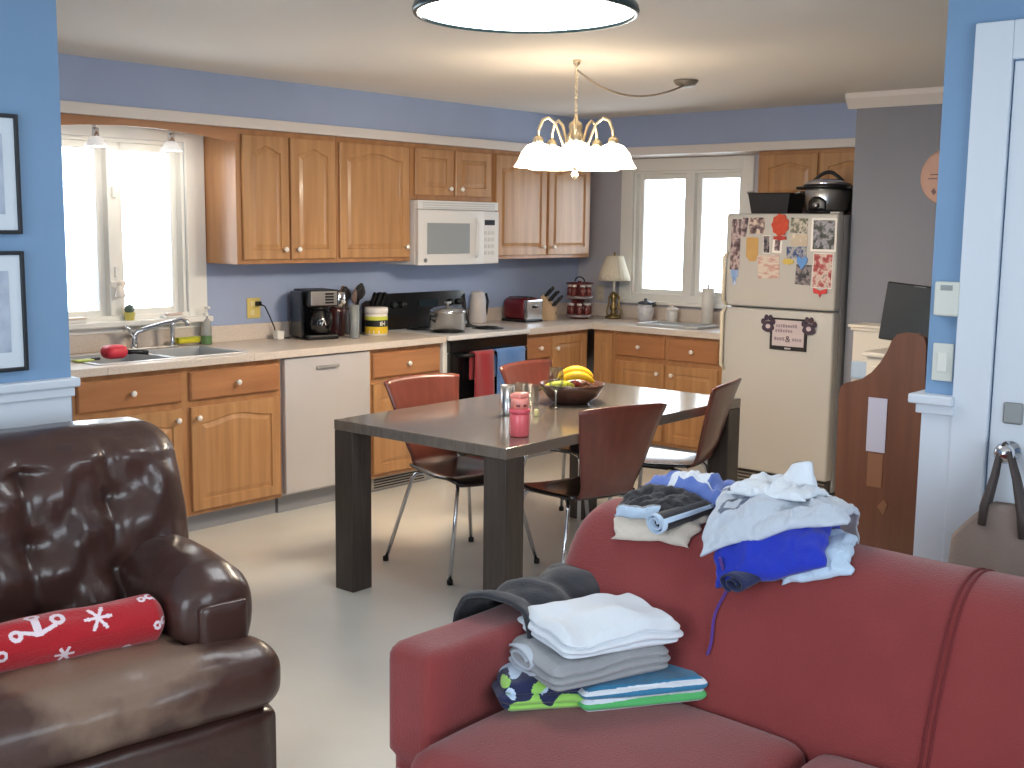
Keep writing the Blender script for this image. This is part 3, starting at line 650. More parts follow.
obj('pan_body', MB().lathe([(.05, 0), (.066, .01), (.072, .10), (.074, .15), (.07, .152)], 28), BLACKP, t, True)
obj('lid', MB().lathe([(.074, .153), (.06, .17), (.02, .182), (0, .183)], 28), DARK, t, True)
obj('handle', MB().tube([(0, 0, .18), (.008, 0, .20), (.012, 0, .225)], [.012, .008, .011], 8), BLACKP, t, True)

# ------------------------------------------------------------------ on the worktops
CT = .9155
def pt(name, label, cat, x, y, z=CT, rz=0, group=None): return thing(name, label, cat, (x, y, z), rz, group)
# coffee maker (front towards +x)
t = pt('coffee_maker', 'black and chrome drip coffee maker on the worktop above the dishwasher', 'coffee maker', .20, -2.79, rz=R(-14))
obj('body', MB().box(-.11, -.03, -.10, .10, 0, .295, .012).box(-.11, .11, -.10, .10, 0, .03, .01).box(-.03, .11, -.10, .10, .195, .295, .012), BLACKP, t)
obj('water_tank', MB().box(-.10, .06, -.122, -.102, .01, .285, .008), BLACKG, t)
obj('front_panel', MB().box(.111, .117, -.085, .085, .205, .287, .003), STEEL, t)
for k in range(4): obj('button', MB().box(.117, .121, .005, .06, .215 + k * .017, .226 + k * .017, .001), BLACKP, t)
cf = obj('carafe', MB().lathe([(.05, .034), (.07, .045), (.076, .09), (.068, .14), (.05, .165), (.048, .18)], 28, (.04, 0, 0)), mat('carafe_glass', (26, 24, 26), .06, coat=.6), t, True)
obj('carafe_handle', MB().tube([(.09, .02, .165), (.135, .03, .16), (.14, .03, .10), (.112, .022, .07)], .009, 8), BLACKP, cf, True)
obj('carafe_lid', MB().lathe([(.052, .180), (.052, .190), (0, .192)], 24, (.04, 0, 0)), BLACKP, cf, True)
obj('carafe_mark', MB().prism([(.0, .0), (.006, 0), (.016, .03), (.026, 0), (.032, 0), (.018, .042), (.014, .042)], .1165, .118, 'x'), mat('mark_white', (220, 220, 220), .5), cf).location = (0, -.02, .085)
# outlet with the coffee maker's cord
t = thing('wall_outlet', 'yellowed wall outlet with black plug left of the coffee maker', 'outlet', (.001, -3.09, 1.10))
YEL = mat('aged_plastic', (222, 200, 120), .4)
obj('cover_plate', MB().box(0, .006, -.055, .04, -.06, .06, .003), YEL, t)
for k in (-1, 1): obj('socket', MB().box(.006, .009, -.035, -.005, k * .027 - .015, k * .027 + .015, .002), mat('aged_plastic_pale', (232, 216, 160), .4), t)
obj('plug', MB().box(.006, .035, .0, .03, .012, .04, .005), BLACKP, t)
solo('power_cord', MB().tube([(.036, -3.075, 1.125), (.05, -3.05, 1.11), (.055, -3.02, 1.05), (.06, -2.99, .98), (.06, -2.985, .93), (.09, -2.96, .9205), (.12, -2.92, .9205)], .004, 6), BLACKP, 'black power cord hanging from the yellowed outlet to the worktop', 'cord', (.036, -3.075, 1.125), smooth=True)
t = pt('phone_charger', 'small white plug-in charger cube beside the coffee maker', 'charger', .105, -2.995)
obj('cube', MB().box(-.024, .024, -.024, .024, 0, .052, .006), WHITE, t); obj('prongs', MB().box(-.012, -.008, .024, .036, .02, .03).box(.008, .012, .024, .036, .02, .03), STEEL, t)
# grinder, canister of utensils, tall glass, tub
t = pt('coffee_grinder', 'silver and dark-red coffee grinder squeezed against the coffee maker', 'grinder', .15, -2.585)
obj('base', MB().lathe([(.045, 0), (.05, .01), (.05, .16), (.045, .17)], 20), mat('grinder_red', (70, 36, 38), .3), t, True)
obj('hopper', MB().lathe([(.045, .171), (.056, .2), (.056, .265), (.04, .28), (0, .282)], 20), CHROME, t, True)
obj('knob', MB().lathe([(.012, 0), (.012, .02), (0, .022)], 12, (.05, 0, .21), 'x'), PORC, t, True)
t = pt('utensil_crock', 'grey crock packed with dark cooking utensils behind the yellow tub', 'crock', .13, -2.455)
obj('crock', MB().lathe([(.058, 0), (.066, .01), (.068, .15), (.064, .155), (.06, .15), (.058, .02), (0, .018)], 26), mat('crock_grey', (96, 98, 106), .4), t, True)
UT = mat('utensil_black', (30, 26, 26), .45); UW = mat('utensil_wood', (120, 88, 70), .6)
def utensil(name, ax, ay, ln, head, m):
    tip = Vector((ax * .9, ay * .9, ln)); b0 = Vector((ax * .15, ay * .15, .02))
    mb = MB().tube([b0, b0.lerp(tip, .8)], .006, 8)
    d = (tip - b0).normalized(); c0 = b0.lerp(tip, .8)
    fn = lambda u, v: tuple(c0 + d * (v * .085) + Vector((-d.y * .2, 1, 0)).normalized() * ((u - .5) * head * math.sin(pi * (.15 + .8 * v))) + Vector((1, 0, 0)) * (.012 * math.sin(pi * u)))
    mb.sheet(fn, 6, 8, .005); return obj(name, mb, m, t, True)
utensil('spatula', .05, -.09, .27, .075, UT); utensil('ladle', .03, .06, .285, .085, UT); utensil('turner', .08, .02, .27, .08, UT)
utensil('wooden_spoon', -.02, -.05, .265, .055, UW); utensil('slotted_spoon', -.03, .09, .27, .065, mat('utensil_brown', (74, 58, 56), .5)); utensil('whisk', .07, -.03, .245, .05, mat('utensil_taupe', (110, 92, 86), .5))
t = pt('knife_set', 'dark block holding tilted knives just left of the stove back panel', 'knife block', .12, -2.255)
obj('block', MB().prism([(-.06, 0), (.06, 0), (.07, .12), (-.02, .20), (-.06, .18)], -.05, .05, 'y'), mat('block_dark', (56, 44, 42), .5), t)
for k in range(4): obj('knife_handle', MB().box(-.012, .012, -.011, .011, 0, .10, .005), BLACKP, t).location = (.01 + .012 * (k % 2), -.036 + k * .024, .165)
for ch in list(t.children)[1:]: ch.rotation_euler = (0, R(28), 0)
t = pt('drinking_glass', 'tall narrow pale glass tumbler standing in front of the utensil crock', 'glass', .345, -2.615)
obj('tumbler', MB().lathe([(.026, 0), (.028, .004), (.032, .20), (.029, .20), (.026, .01), (0, .008)], 22), FROST, t, True)
t = pt('protein_tub', 'white plastic tub with yellow and black label beside the stove', 'tub', .275, -2.375)
obj('tub_body', MB().lathe([(.066, 0), (.07, .006), (.07, .13), (.066, .134)], 32), mat('tub_white', (232, 226, 216), .4), t, True)
obj('tub_lid', MB().lathe([(.072, .135), (.073, .14), (.073, .168), (.068, .172), (0, .172)], 32), mat('lid_white', (226, 220, 214), .4), t, True)
YL = mat('label_yellow', (232, 196, 50), .5); YG = mat('label_lime', (204, 208, 80), .5)
lb = obj('label', MB().lathe([(.0705, .012), (.0712, .014), (.0712, .055)], 32, cap=False), YL, t, True)
obj('label_band', MB().lathe([(.0714, .055), (.0714, .095)], 32, cap=False), mat('label_black', (26, 26, 26), .5), lb, True)
obj('label_top', MB().lathe([(.0712, .095), (.0712, .118)], 32, cap=False), YG, lb, True)
mb = MB()
for a0, a1, z0, z1 in ((.5, .62, .062, .085), (.66, .72, .060, .09), (.76, .9, .07, .078), (.94, 1.0, .062, .09), (-.5, -.42, .016, .03), (-.1, 0, .014, .03), (.35, .45, .014, .03)):
    mb.sheet(lambda u, v: (.0722 * math.cos(a0 - .9 + (a1 - a0) * u), .0722 * math.sin(a0 - .9 + (a1 - a0) * u), z0 + (z1 - z0) * v), 4, 1, .001)
obj('label_print', mb, mat('print_white', (240, 236, 226), .6), lb)
# stock pot
t = pt('stock_pot', 'stainless steel pot with steel lid on the front left stove burner', 'pot', .435, -1.905, .93)
obj('pot_body', MB().lathe([(.105, 0), (.115, .006), (.117, .11), (.122, .115), (.117, .118)], 36), STEEL, t, True)
ld = obj('lid', MB().lathe([(.122, .119), (.118, .126), (.09, .142), (.04, .152), (0, .154)], 36), CHROME, t, True)
obj('lid_knob', MB().lathe([(.009, .153), (.009, .165), (.022, .172), (.02, .182), (0, .184)], 16), STEEL, ld, True)
for s in (-1, 1): obj('handle', MB().tube([(0, s * .115, .09), (0, s * .15, .095), (.0, s * .155, .08), (0, s * .116, .06)], .008, 8), BLACKP if s < 0 else STEEL, t, True)
t = pt('water_kettle', 'white plastic jug kettle with black handle right of the stove back panel', 'kettle', .10, -1.265)
obj('kettle_body', MB().lathe([(.062, 0), (.066, .02), (.058, .15), (.05, .20), (.052, .21), (.03, .225), (0, .226)], 24), mat('kettle_white', (206, 200, 198), .35), t, True)
obj('handle', MB().tube([(0, .045, .19), (.0, .09, .205), (0, .108, .15), (0, .09, .06), (0, .06, .05)], .009, 8), BLACKP, t, True)
# towels on the oven handle
def towel(label, y0, y1, zb, m, loc):
    mb = MB()
    def fn(u, v):
        L1 = (.80 - zb); s = v * (L1 + .17 + .04)
        y = y0 + (y1 - y0) * u
        k = .006 * math.sin(u * 9 + s * 5) * min(1, s * 3)
        if s < L1: return (.707 + k + .006, y, zb + s)
        s -= L1
        if s < .04: a = s / .04 * pi; return (.69 + .0185 * math.cos(a) , y, .80 + .0185 * math.sin(a) * .6)
        return (.6685, y, .80 - (s - .04))
    mb.sheet(fn, 14, 40, .006)
    return solo('dish_towel', mb, m, label, 'towel', loc, 'towels on the oven handle', smooth=True)
towel('dark red dish towel hanging on the oven handle', -1.945, -1.76, .43, mat('red_towel', (150, 38, 48), .95, bump=.5, bscale=160, sheen=.3), (.69, -1.85, .8))
towel('blue dish towel hanging on the oven handle', -1.735, -1.455, .42, mat('blue_towel', (84, 128, 190), .95, bump=.5, bscale=160, sheen=.3), (.69, -1.6, .8))
# toaster, knife block, spice carousel
t = pt('toaster', 'dark red two-slice toaster with chrome end left of the knife block', 'toaster', .17, -.885, rz=R(90))
def tfn(p, q): return p
obj('shell', MB().soft(-.10, .10, -.13, .105, .012, .175, .05, 12), mat('toaster_red', (96, 22, 30), .25, coat=.5), t, True)
obj('chrome_panel', MB().box(-.09, .09, -.14, -.105, .018, .162, .012), CHROME, t)
obj('base', MB().box(-.095, .095, -.135, .10, 0, .02, .006), BLACKP, t)
for s in (-1, 1): obj('slot', MB().box(s * .03 - .013, s * .03 + .013, -.10, .07, .168, .1775), BLACKP, t)
obj('lever', MB().box(-.018, .018, -.158, -.139, .10, .118, .005), BLACKP, t)
t = pt('knife_block', 'light wooden knife block with black knives beside the red toaster', 'knife block', .24, -.64, rz=R(25))
obj('block', MB().prism([(-.07, 0), (.05, 0), (.05, .085), (-.035, .185), (-.10, .12)], -.045, .045, 'y'), mat('block_wood', (206, 176, 140), .5), t)
random.seed(7)
for r_ in range(3):
    for k in range(4):
        h = obj('knife_handle', MB().box(-.009, .009, -.008, .008, 0, random.uniform(.075, .115), .004), BLACKP, t)
        h.location = (.03 - .03 * r_, -.033 + k * .022, .105 + .035 * r_); h.rotation_euler = (0, R(42), 0)
obj('emblem', MB().lathe([(.012, .05), (.012, .052), (0, .0525)], 14, (0, 0, .05), 'x'), mat('stamp_brown', (110, 80, 60), .6), t)
t = pt('spice_carousel', 'two-tier wooden spice rack in the corner of the worktop', 'spice rack', .30, -.36)
WD = mat('rack_red_wood', (104, 44, 44), .4)
for z in (.012, .15): obj('tier', MB().lathe([(.10, z), (.104, z + .004), (.104, z + .016), (.1, z + .02)], 30), mat('rack_tier', (150, 138, 140), .3, .3), t, True)
obj('column', MB().lathe([(.07, 0), (.07, .012), (.02, .014), (.018, .27), (.012, .28), (0, .281)], 18), WD, t, True)
obj('top_ring', MB().tube([(.10 * math.cos(a), .10 * math.sin(a), .262) for a in [2 * pi * k / 30 for k in range(31)]], .005, 6, False), WD, t, True)
obj('carrying_handle', MB().tube([(.045 * math.cos(pi * k / 12), 0, .275 + .035 * math.sin(pi * k / 12)) for k in range(13)], .005, 6), DARK, t, True)
obj('back_board', MB().box(-.02, -.004, -.075, .075, .17, .262, .004).box(-.02, -.004, -.075, .075, .033, .148, .004), WD, t)
JB = mat('spice_glass', (112, 54, 50), .2); JC = mat('spice_lid', (214, 206, 202), .35); JL = mat('spice_pale', (206, 190, 178), .3)
j0 = None
for z, tier in ((.033, 'lower'), (.171, 'upper')):
    for k in range(7):
        a = 2 * pi * k / 7 + .3 * (tier == 'upper')
        lab = 'spice jar on the %s tier of the corner spice rack' % tier
        x, y = .30 + .072 * math.cos(a), -.36 + .072 * math.sin(a)
        if j0 is None:
            j0 = thing('spice_jar', lab, 'jar', (x, y, CT + z), 0, 'spice jars, %s tier' % tier)
            obj('jar', MB().lathe([(.02, 0), (.022, .004), (.022, .05), (.016, .06), (.016, .066)], 14), JB, j0, True)
            obj('lid', MB().lathe([(.019, .066), (.019, .082), (0, .083)], 14), JC, j0, True)
        else: dup(j0, (x, y, CT + z), a, lab, 'spice jars, %s tier' % tier)
# lamp
t = pt('table_lamp', 'brass table lamp with pleated cream shade in the corner by the window', 'lamp', .47, -.16)
BRG = mat('aged_brass', (150, 130, 88), .35, .8)
obj('base', MB().lathe([(.06, 0), (.066, .006), (.062, .016), (.03, .03), (.016, .05), (.028, .075), (.03, .09), (.014, .11), (.02, .14), (.03, .16), (.022, .18), (.012, .20)], 28), BRG, t, True)
obj('leaf_scroll', MB().tube([(.055, 0, .012), (.07, .01, .05), (.045, .0, .11), (.05, .01, .16), (.02, 0, .19)], .007, 8).tube([(-.055, 0, .012), (-.07, .01, .05), (-.045, .0, .11), (-.05, .01, .16), (-.02, 0, .19)], .007, 8), BRG, t, True)
obj('stem', MB().lathe([(.01, .20), (.009, .34), (.014, .35), (.014, .40), (.005, .41)], 14), mat('candle_white', (232, 228, 216), .4), t, True)
def pleat(a, h): return 1 + .012 * math.cos(a * 26)
shd = obj('lamp_shade', MB().lathe([(.122, .285), (.112, .33), (.092, .39), (.075, .44), (.066, .47), (.063, .47), (.072, .44), (.089, .39), (.109, .33), (.119, .285)], 156, wob=pleat), mat('shade_cream', (238, 228, 206), .8, trans=.15), t, True)
obj('finial', MB().lathe([(.004, .47), (.010, .485), (.006, .497), (0, .50)], 10).box(-.066, .066, -.002, .002, .466, .47), BRG, t)
# jars and tray by the corner window
t = pt('cookie_jar', 'white patterned jar with dark lid on the tray by the corner window', 'jar', .79, -.20, CT + .001)
obj('jar', MB().lathe([(.045, 0), (.05, .006), (.06, .06), (.062, .10), (.05, .125)], 26), mat('jar_white', (226, 224, 224), .3, rgb2=(190, 190, 200), vscale=30), t, True)
obj('lid', MB().lathe([(.056, .125), (.058, .135), (.04, .145), (.012, .15), (.014, .165), (0, .168)], 26), mat('jar_lid_dark', (70, 76, 88), .35), t, True)
obj('side_handle', MB().tube([(.05, 0, .13), (.085, 0, .14), (.09, 0, .125), (.06, 0, .11)], .007, 8), DARK, t, True)
t = pt('sugar_jar', 'small white lidded jar in front of the corner window mullion', 'jar', 1.0, -.17, CT + .001)
obj('jar', MB().lathe([(.036, 0), (.04, .006), (.042, .075), (.036, .09)], 24), mat('jar_plain', (224, 222, 220), .35), t, True)
obj('lid', MB().lathe([(.05, .09), (.05, .10), (.03, .112), (.01, .116), (.011, .126), (0, .128)], 24), PORC, t, True)
t = pt('paper_towel_roll', 'tall narrow white paper towel roll on its stand beside the fridge', 'paper towels', 1.305, -.18, CT + .001)
obj('stand', MB().lathe([(.06, 0), (.062, .006), (.055, .012), (.008, .014), (.007, .275), (.012, .285), (0, .29)], 24), WHITE, t, True)
obj('roll', MB().lathe([(.018, .016), (.042, .016), (.042, .262), (.018, .262)], 28), PAPER, t, True)
t = pt('dish_tray', 'shallow steel draining tray on the worktop beside the fridge', 'tray', 1.20, -.40)
obj('tray_base', MB().box(-.24, .24, -.13, .13, 0, .004, .001), STEEL, t)
obj('tray_rim', MB().box(-.25, .25, -.14, -.13, 0, .018, .003).box(-.25, .25, .13, .14, 0, .018, .003).box(-.25, -.24, -.13, .13, 0, .018, .003).box(.24, .25, -.13, .13, 0, .018, .003), SST, t)
t = thing('wall_outlet', 'cream wall outlet behind the lamp, between corner and window', 'outlet', (.225, -.001, 1.09))
obj('cover_plate', MB().box(-.036, .036, -.006, 0, -.058, .058, .003), mat('outlet_cream', (206, 196, 176), .4), t)
for k in (-1, 1): obj('socket', MB().box(-.016, .016, -.009, -.006, k * .026 - .014, k * .026 + .014, .002), mat('outlet_pale', (216, 208, 190), .4), t)
# around the kitchen sink
t = pt('dish_soap', 'clear dish-soap bottle with white pump and green soap beside the sink', 'bottle', .075, -3.475)
obj('bottle', MB().lathe([(.028, 0), (.03, .005), (.03, .085), (.024, .13), (.012, .15), (.012, .16)], 20), FROST, t, True)
obj('soap', MB().lathe([(.0306, .004), (.0308, .006), (.0308, .05), (.0306, .052)], 20), mat('soap_green', (96, 130, 84), .2), t, True, label='green soap at the bottom')
obj('pump', MB().lathe([(.014, .16), (.014, .178), (.006, .18), (.006, .205)], 12).box(-.008, .035, -.008, .008, .203, .215, .003), WHITE, t)
t = pt('sponge', 'yellow sponge lying behind the sink', 'sponge', .108, -3.62, .936)
obj('sponge_body', MB().soft(-.025, .025, -.07, .07, 0, .026, .008, 8), mat('sponge_yellow', (226, 214, 60), .95, bump=.8, bscale=200), t, True)
obj('scouring_pad', MB().box(-.025, .025, -.07, .07, .0262, .032, .002), mat('pad_green', (196, 200, 70), .95), t)
t = pt('dish_brush', 'round red scrub brush with black handle lying on the sink divider', 'brush', .40, -4.23, .93)
obj('brush_head', MB().soft(-.05, .05, -.06, .06, -.008, .06, .034, 10), mat('brush_red', (222, 60, 76), .5), t, True)
obj('handle', MB().tube([(0, .055, .02), (.01, .11, .02), (.03, .17, .012)], [.014, .012, .012], 10), BLACKP, t, True)
t = pt('food_scraper', 'flat green scraper lying left of the red scrub brush', 'scraper', .39, -4.375, .921)
obj('blade', MB().box(-.03, .03, -.06, .03, 0, .008, .003), mat('lime_plastic', (190, 206, 90), .4), t); obj('grip', MB().box(-.014, .014, .03, .07, 0, .014, .005), BLACKP, t)
t = pt('plant_pot', 'small yellow flower pot with a seedling on the sink window sill', 'plant', .045, -3.93, 1.0755)
obj('pot', MB().lathe([(.022, 0), (.03, .04), (.032, .042), (.027, .042), (.02, .02), (0, .018)], 18), mat('pot_yellow', (226, 214, 120), .5), t, True)
obj('seedling', MB().lathe([(.004, .02), (.024, .055), (.018, .075), (0, .085)], 12, wob=lambda a, h: 1 + .3 * math.cos(4 * a)), mat('seedling', (96, 112, 104), .6), t, True)
t = pt('sill_tray', 'flat white soap tray on the sink window sill', 'tray', .045, -3.66, 1.0755)
obj('tray', MB().box(-.028, .028, -.07, .07, 0, .012, .005), WHITE, t); obj('soap_bar', MB().soft(-.02, .02, -.05, .05, .0125, .028, .008, 6), mat('soap_bar', (220, 200, 190), .5), t, True)
t = pt('sill_tray', 'long pale box on the left end of the sink window sill', 'box', .045, -4.30, 1.0755)
obj('tray', MB().box(-.03, .03, -.11, .11, 0, .02, .005), WHITE, t); obj('lid', MB().box(-.032, .032, -.112, .112, .0205, .03, .004), mat('sill_lid', (236, 216, 196), .5), t)
t = thing('hanging_ornament', 'small white angel ornament on the mullion of the sink window', 'ornament', (.004, -3.975, 1.2))
obj('skirt', MB().lathe([(.028, .0), (.03, .004), (.012, .06), (0, .064)], 14, (.03, 0, 0)), PORC, t, True); obj('head', MB().lathe([(0, .062), (.012, .07), (.013, .08), (0, .092)], 12, (.03, 0, 0)), PORC, t, True)
for s in (-1, 1): obj('wing', MB().sheet(lambda u, v: (.022 - .01 * u, s * (.008 + .035 * u), .03 + .05 * v * (1 - .5 * u) + .03 * u), 5, 4, .003), PORC, t, True)
t = pt('flour_canister', 'dark red canister on the worktop, mostly hidden by the blue wall', 'canister', .30, -4.56)
obj('can', MB().lathe([(.07, 0), (.075, .006), (.075, .2)], 26), mat('canister_red', (120, 34, 40), .3), t, True); obj('lid', MB().lathe([(.078, .2), (.078, .22), (.02, .23), (.02, .25), (0, .252)], 26), mat('canister_red', (120, 34, 40), .3), t, True)

# ------------------------------------------------------------------ lamps of the room
BR2 = mat('polished_brass', (232, 216, 186), .3, 1)
SHG = mat('frosted_shade', (255, 236, 206), .4, emit=6)
HX, HY = 2.16, -2.80
t = thing('chandelier', 'five-armed brass chandelier with glowing frosted shades above the dining table', 'chandelier', (HX, HY, 1.82))
Z = lambda z: z - 1.82
obj('ceiling_hook', MB().lathe([(.02, Z(2.378)), (.018, Z(2.36)), (.004, Z(2.35)), (.004, Z(2.33))], 14), BR2, t, True)
mb = MB()
for k in range(11):
    zc = 2.325 - k * .021
    mb.tube([((.008 * math.cos(a)) * (k % 2), (.008 * math.cos(a)) * (1 - k % 2), Z(zc) + .014 * math.sin(a)) for a in [2 * pi * i / 10 for i in range(11)]], .0022, 5, False)
obj('chain', mb, BR2, t, True)
obj('column', MB().lathe([(.005, Z(2.115)), (.012, Z(2.10)), (.03, Z(2.085)), (.034, Z(2.07)), (.028, Z(2.05)), (.04, Z(2.03)), (.034, Z(2.0)), (.02, Z(1.97)), (.02, Z(1.93)), (.045, Z(1.915)), (.045, Z(1.90)), (.03, Z(1.885)), (.012, Z(1.87)), (.010, Z(1.855)), (.016, Z(1.845)), (.008, Z(1.83)), (0, Z(1.82))], 24), BR2, t, True)
for k in range(5):
    a = 2 * pi * k / 5 + R(22); ca, sa = math.cos(a), math.sin(a)
    prof = [(.03, 1.93), (.05, 1.955), (.075, 2.02), (.10, 2.08), (.135, 2.108), (.165, 2.095), (.185, 2.05), (.187, 2.015)]
    am = obj('arm', MB().tube([(r * ca, r * sa, Z(z)) for r, z in prof], .007, 8), BR2, t, True)
    c0 = (.187 * ca, .187 * sa, 0)
    obj('socket', MB().lathe([(.012, Z(2.02)), (.024, Z(2.01)), (.026, Z(1.985)), (.02, Z(1.98))], 16, c0), BR2, am, True)
    obj('lamp_shade', MB().lathe([(.024, Z(1.988)), (.05, Z(1.978)), (.078, Z(1.945)), (.092, Z(1.905)), (.108, Z(1.875)), (.105, Z(1.874)), (.089, Z(1.905)), (.075, Z(1.943)), (.048, Z(1.974)), (.022, Z(1.984))], 40, c0, cap=False,
        wob=lambda g, h: 1 + .05 * math.cos(8 * g) * max(0, (Z(1.93) - h) / .055)), SHG, am, True)
    obj('bulb', MB().lathe([(.01, Z(1.98)), (.02, Z(1.95)), (.028, Z(1.92)), (.02, Z(1.9)), (0, Z(1.893))], 14, c0), mat('bulb_glow', (255, 226, 170), .4, emit=8), am, True)
    l = bpy.data.lights.new('chandelier_bulb', 'POINT'); l.energy = 12; l.color = (1, .90, .76); l.shadow_soft_size = .07
    lo = bpy.data.objects.new('chandelier_bulb', l); COL.objects.link(lo); lo.parent = t; lo.location = (c0[0], c0[1], Z(1.87))
CX, CY = 2.16, -1.86
sw = []
for k in range(25):
    s = k / 24; sw.append(((CX - HX) * s, (CY - HY) * s, Z(2.335) - .13 * (1 - (2 * s - 1) ** 2) * (1 - .25 * s) * .8 + (.02 * s)))
obj('swag_cord', MB().tube(sw, .0055, 6), mat('cord_tan', (150, 136, 120), .5), t, True)
obj('canopy', MB().lathe([(.065, Z(2.378)), (.066, Z(2.37)), (.05, Z(2.352)), (.02, Z(2.342)), (0, Z(2.34))], 26, (CX - HX, CY - HY, 0)), mat('canopy_grey', (140, 132, 124), .4, .6), t, True)
t = thing('ceiling_light', 'large round white ceiling light with a dark metal rim', 'ceiling light', (3.205, -4.385, 2.25))
q = .352
obj('drum', MB().lathe([(q - .03, .128), (q - .028, .06), (q - .005, .03)], 64, cap=False), mat('drum_blue_grey', (170, 182, 200), .4), t, True)
obj('rim', MB().lathe([(q - .012, .032), (q, .03), (q + .004, .016), (q + .001, .004), (q - .010, .003), (q - .013, .012)], 72, cap=False), mat('rim_dark', (64, 84, 88), .3, .7), t, True)
obj('diffuser', MB().lathe([(q - .012, .012), (q - .08, .0), (q - .2, -.006), (0, -.008)], 64), mat('diffuser_glow', (246, 250, 255), .4, emit=10), t, True)

# ------------------------------------------------------------------ dining table and chairs
TX, TY, TR, TW, TL, TH = 1.805, -4.004, R(1.4), .98, 1.82, .757
TDK = mat('table_dark_wood', (62, 54, 50), .38, rgb2=(78, 70, 64), vscale=20, stretch=(3, 3, .2), bump=.08, bscale=40)
TTP = mat('table_top_wood', (104, 94, 86), .16, rgb2=(122, 112, 102), vscale=9, stretch=(6, .4, 1), coat=.5, spec=.7)
t = thing('dining_table', 'dark wood dining table with thick square legs', 'table', (TX, TY, 0), TR)
obj('tabletop', MB().box(0, TW, 0, TL, TH - .045, TH, .003), TTP, t)
for x in (0, TW - .115):
    for y in (0, TL - .115): obj('leg', MB().box(x + .001, x + .114, y + .001, y + .114, 0, TH - .046, .003), TDK, t)
MAH = mat('mahogany_ply', (98, 50, 42), .32, rgb2=(112, 59, 49), vscale=10, stretch=(3, 3, .15), coat=.3)
SEATD = mat('seat_dark', (34, 26, 26), .2, coat=.5)
def backf(u, v):
    s = u * 2 - 1
    pth = [(-.165, .452), (-.20, .475), (-.222, .54), (-.245, .63), (-.275, .75), (-.308, .862)]
    k = v * 5; i = min(4, int(k)); f = k - i; a, b = pth[i], pth[i + 1]
    x = a[0] + (b[0] - a[0]) * f; z = a[1] + (b[1] - a[1]) * f
    w = .14 + .09 * max(0, (v - .30) / .70) ** 1.1
    if v > .95: z -= .006 * abs(s) ** 10
    return (x - .03 * (1 - s * s) * min(1, v * 2.2) , s * w, z + .008 * (1 - s * s) * (v > .95))
def seatf(u, v):
    s = u * 2 - 1; w = .17 + .05 * min(1, v * 1.6) - (.03 * max(0, (v - .85) / .15) ** 2)
    x = -.185 + .415 * v; z = .455 + .012 * s * s - .006 * math.sin(pi * v) - .03 * max(0, (v - .82) / .18) ** 2
    return (x, s * w, z)
def make_chair(label):
    t = thing('dining_chair', label, 'chair', (0, 0, 0), 0, 'dining chairs')
    obj('backrest', MB().sheet(backf, 14, 24, .011), MAH, t, True)
    obj('seat', MB().sheet(seatf, 14, 18, .014), SEATD, t, True)
    for sx, sy in ((-1, -1), (-1, 1), (1, -1), (1, 1)):
        lg = obj('leg', MB().tube([(sx * .06 + .01, sy * .10, .437), (sx * .15 + .01, sy * .155, .432), (sx * .17 + .01, sy * .17, .41), (sx * .245, sy * .265, .012)], .0095, 10), CHROME, t, True)
        obj('foot_cap', MB().lathe([(.013, 0), (.014, .002), (.014, .02), (.011, .024)], 12, (sx * .246, sy * .266, 0)), BLACKP, lg, True)
    obj('seat_frame', MB().box(-.06, .09, -.11, .11, .424, .440, .004), DARK, t)
    return t
ch = make_chair('mahogany-backed chair tucked under the table, nearest the dishwasher')
ch.location = (1.93, -3.33, 0); ch.rotation_euler = (0, 0, R(-7)); ROOTM[ch] = None
dup(ch, (1.90, -2.46, 0), R(3), 'mahogany-backed chair behind the fruit bowl, nearest the stove')
dup(ch, (2.585, -3.27, 0), R(164), 'mahogany-backed chair with its back to the sofa, left of the folded laundry')
dup(ch, (2.49, -2.455, 0), R(194), 'mahogany-backed chair with sunlit seat, nearest the fridge')

# on the table
TT = TH + .0008
t = thing('sports_bottle', 'pink plastic squeeze bottle standing at the corner of the dining table', 'bottle', (2.645, -3.742, TT))
PK = mat('bottle_pink', (226, 104, 112), .35, coat=.2); PK2 = mat('bottle_peach', (238, 152, 140), .4)
obj('bottle', MB().lathe([(.036, 0), (.041, .006), (.041, .088), (.038, .094)], 28), PK, t, True)
obj('collar', MB().lathe([(.041, .0945), (.0435, .098), (.0435, .108), (.040, .113)], 28), mat('bottle_rose', (214, 90, 104), .35), t, True)
obj('lid', MB().lathe([(.037, .113), (.037, .145), (.034, .155)], 28), PK2, t, True)
obj('cap', MB().soft(-.036, .03, -.03, .03, .150, .178, .013, 8, lambda p, q: (p.x, p.y, p.z + .12 * (p.x))), PK2, t, True)
obj('vent_mark', MB().sheet(lambda u, v: (.0376 * math.cos(-1.25 + .45 * u), .0376 * math.sin(-1.25 + .45 * u), .124 + .009 * v), 5, 1, .001).sheet(lambda u, v: (.0376 * math.cos(-.45 + .35 * u), .0376 * math.sin(-.45 + .35 * u), .124 + .009 * v), 5, 1, .001), mat('vent_dark', (120, 60, 64), .5), t)
t = thing('steel_tumbler', 'plain silver tumbler behind the pink bottle on the table', 'tumbler', (2.262, -3.385, TT))
obj('tumbler', MB().lathe([(.027, 0), (.028, .003), (.031, .135), (.029, .135), (.025, .006), (0, .005)], 24), STEEL, t, True)
GW = 'clear glasses on the dining table'
t = thing('wine_glass', 'clear stemmed wine glass in front of the fruit bowl', 'glass', (2.29, -3.075, TT), 0, GW)
obj('foot', MB().lathe([(.032, 0), (.032, .002), (.006, .006), (.004, .009)], 22), GLASS, t, True)
obj('stem', MB().lathe([(.004, .009), (.0035, .06), (.005, .075)], 10), FROST, t, True)
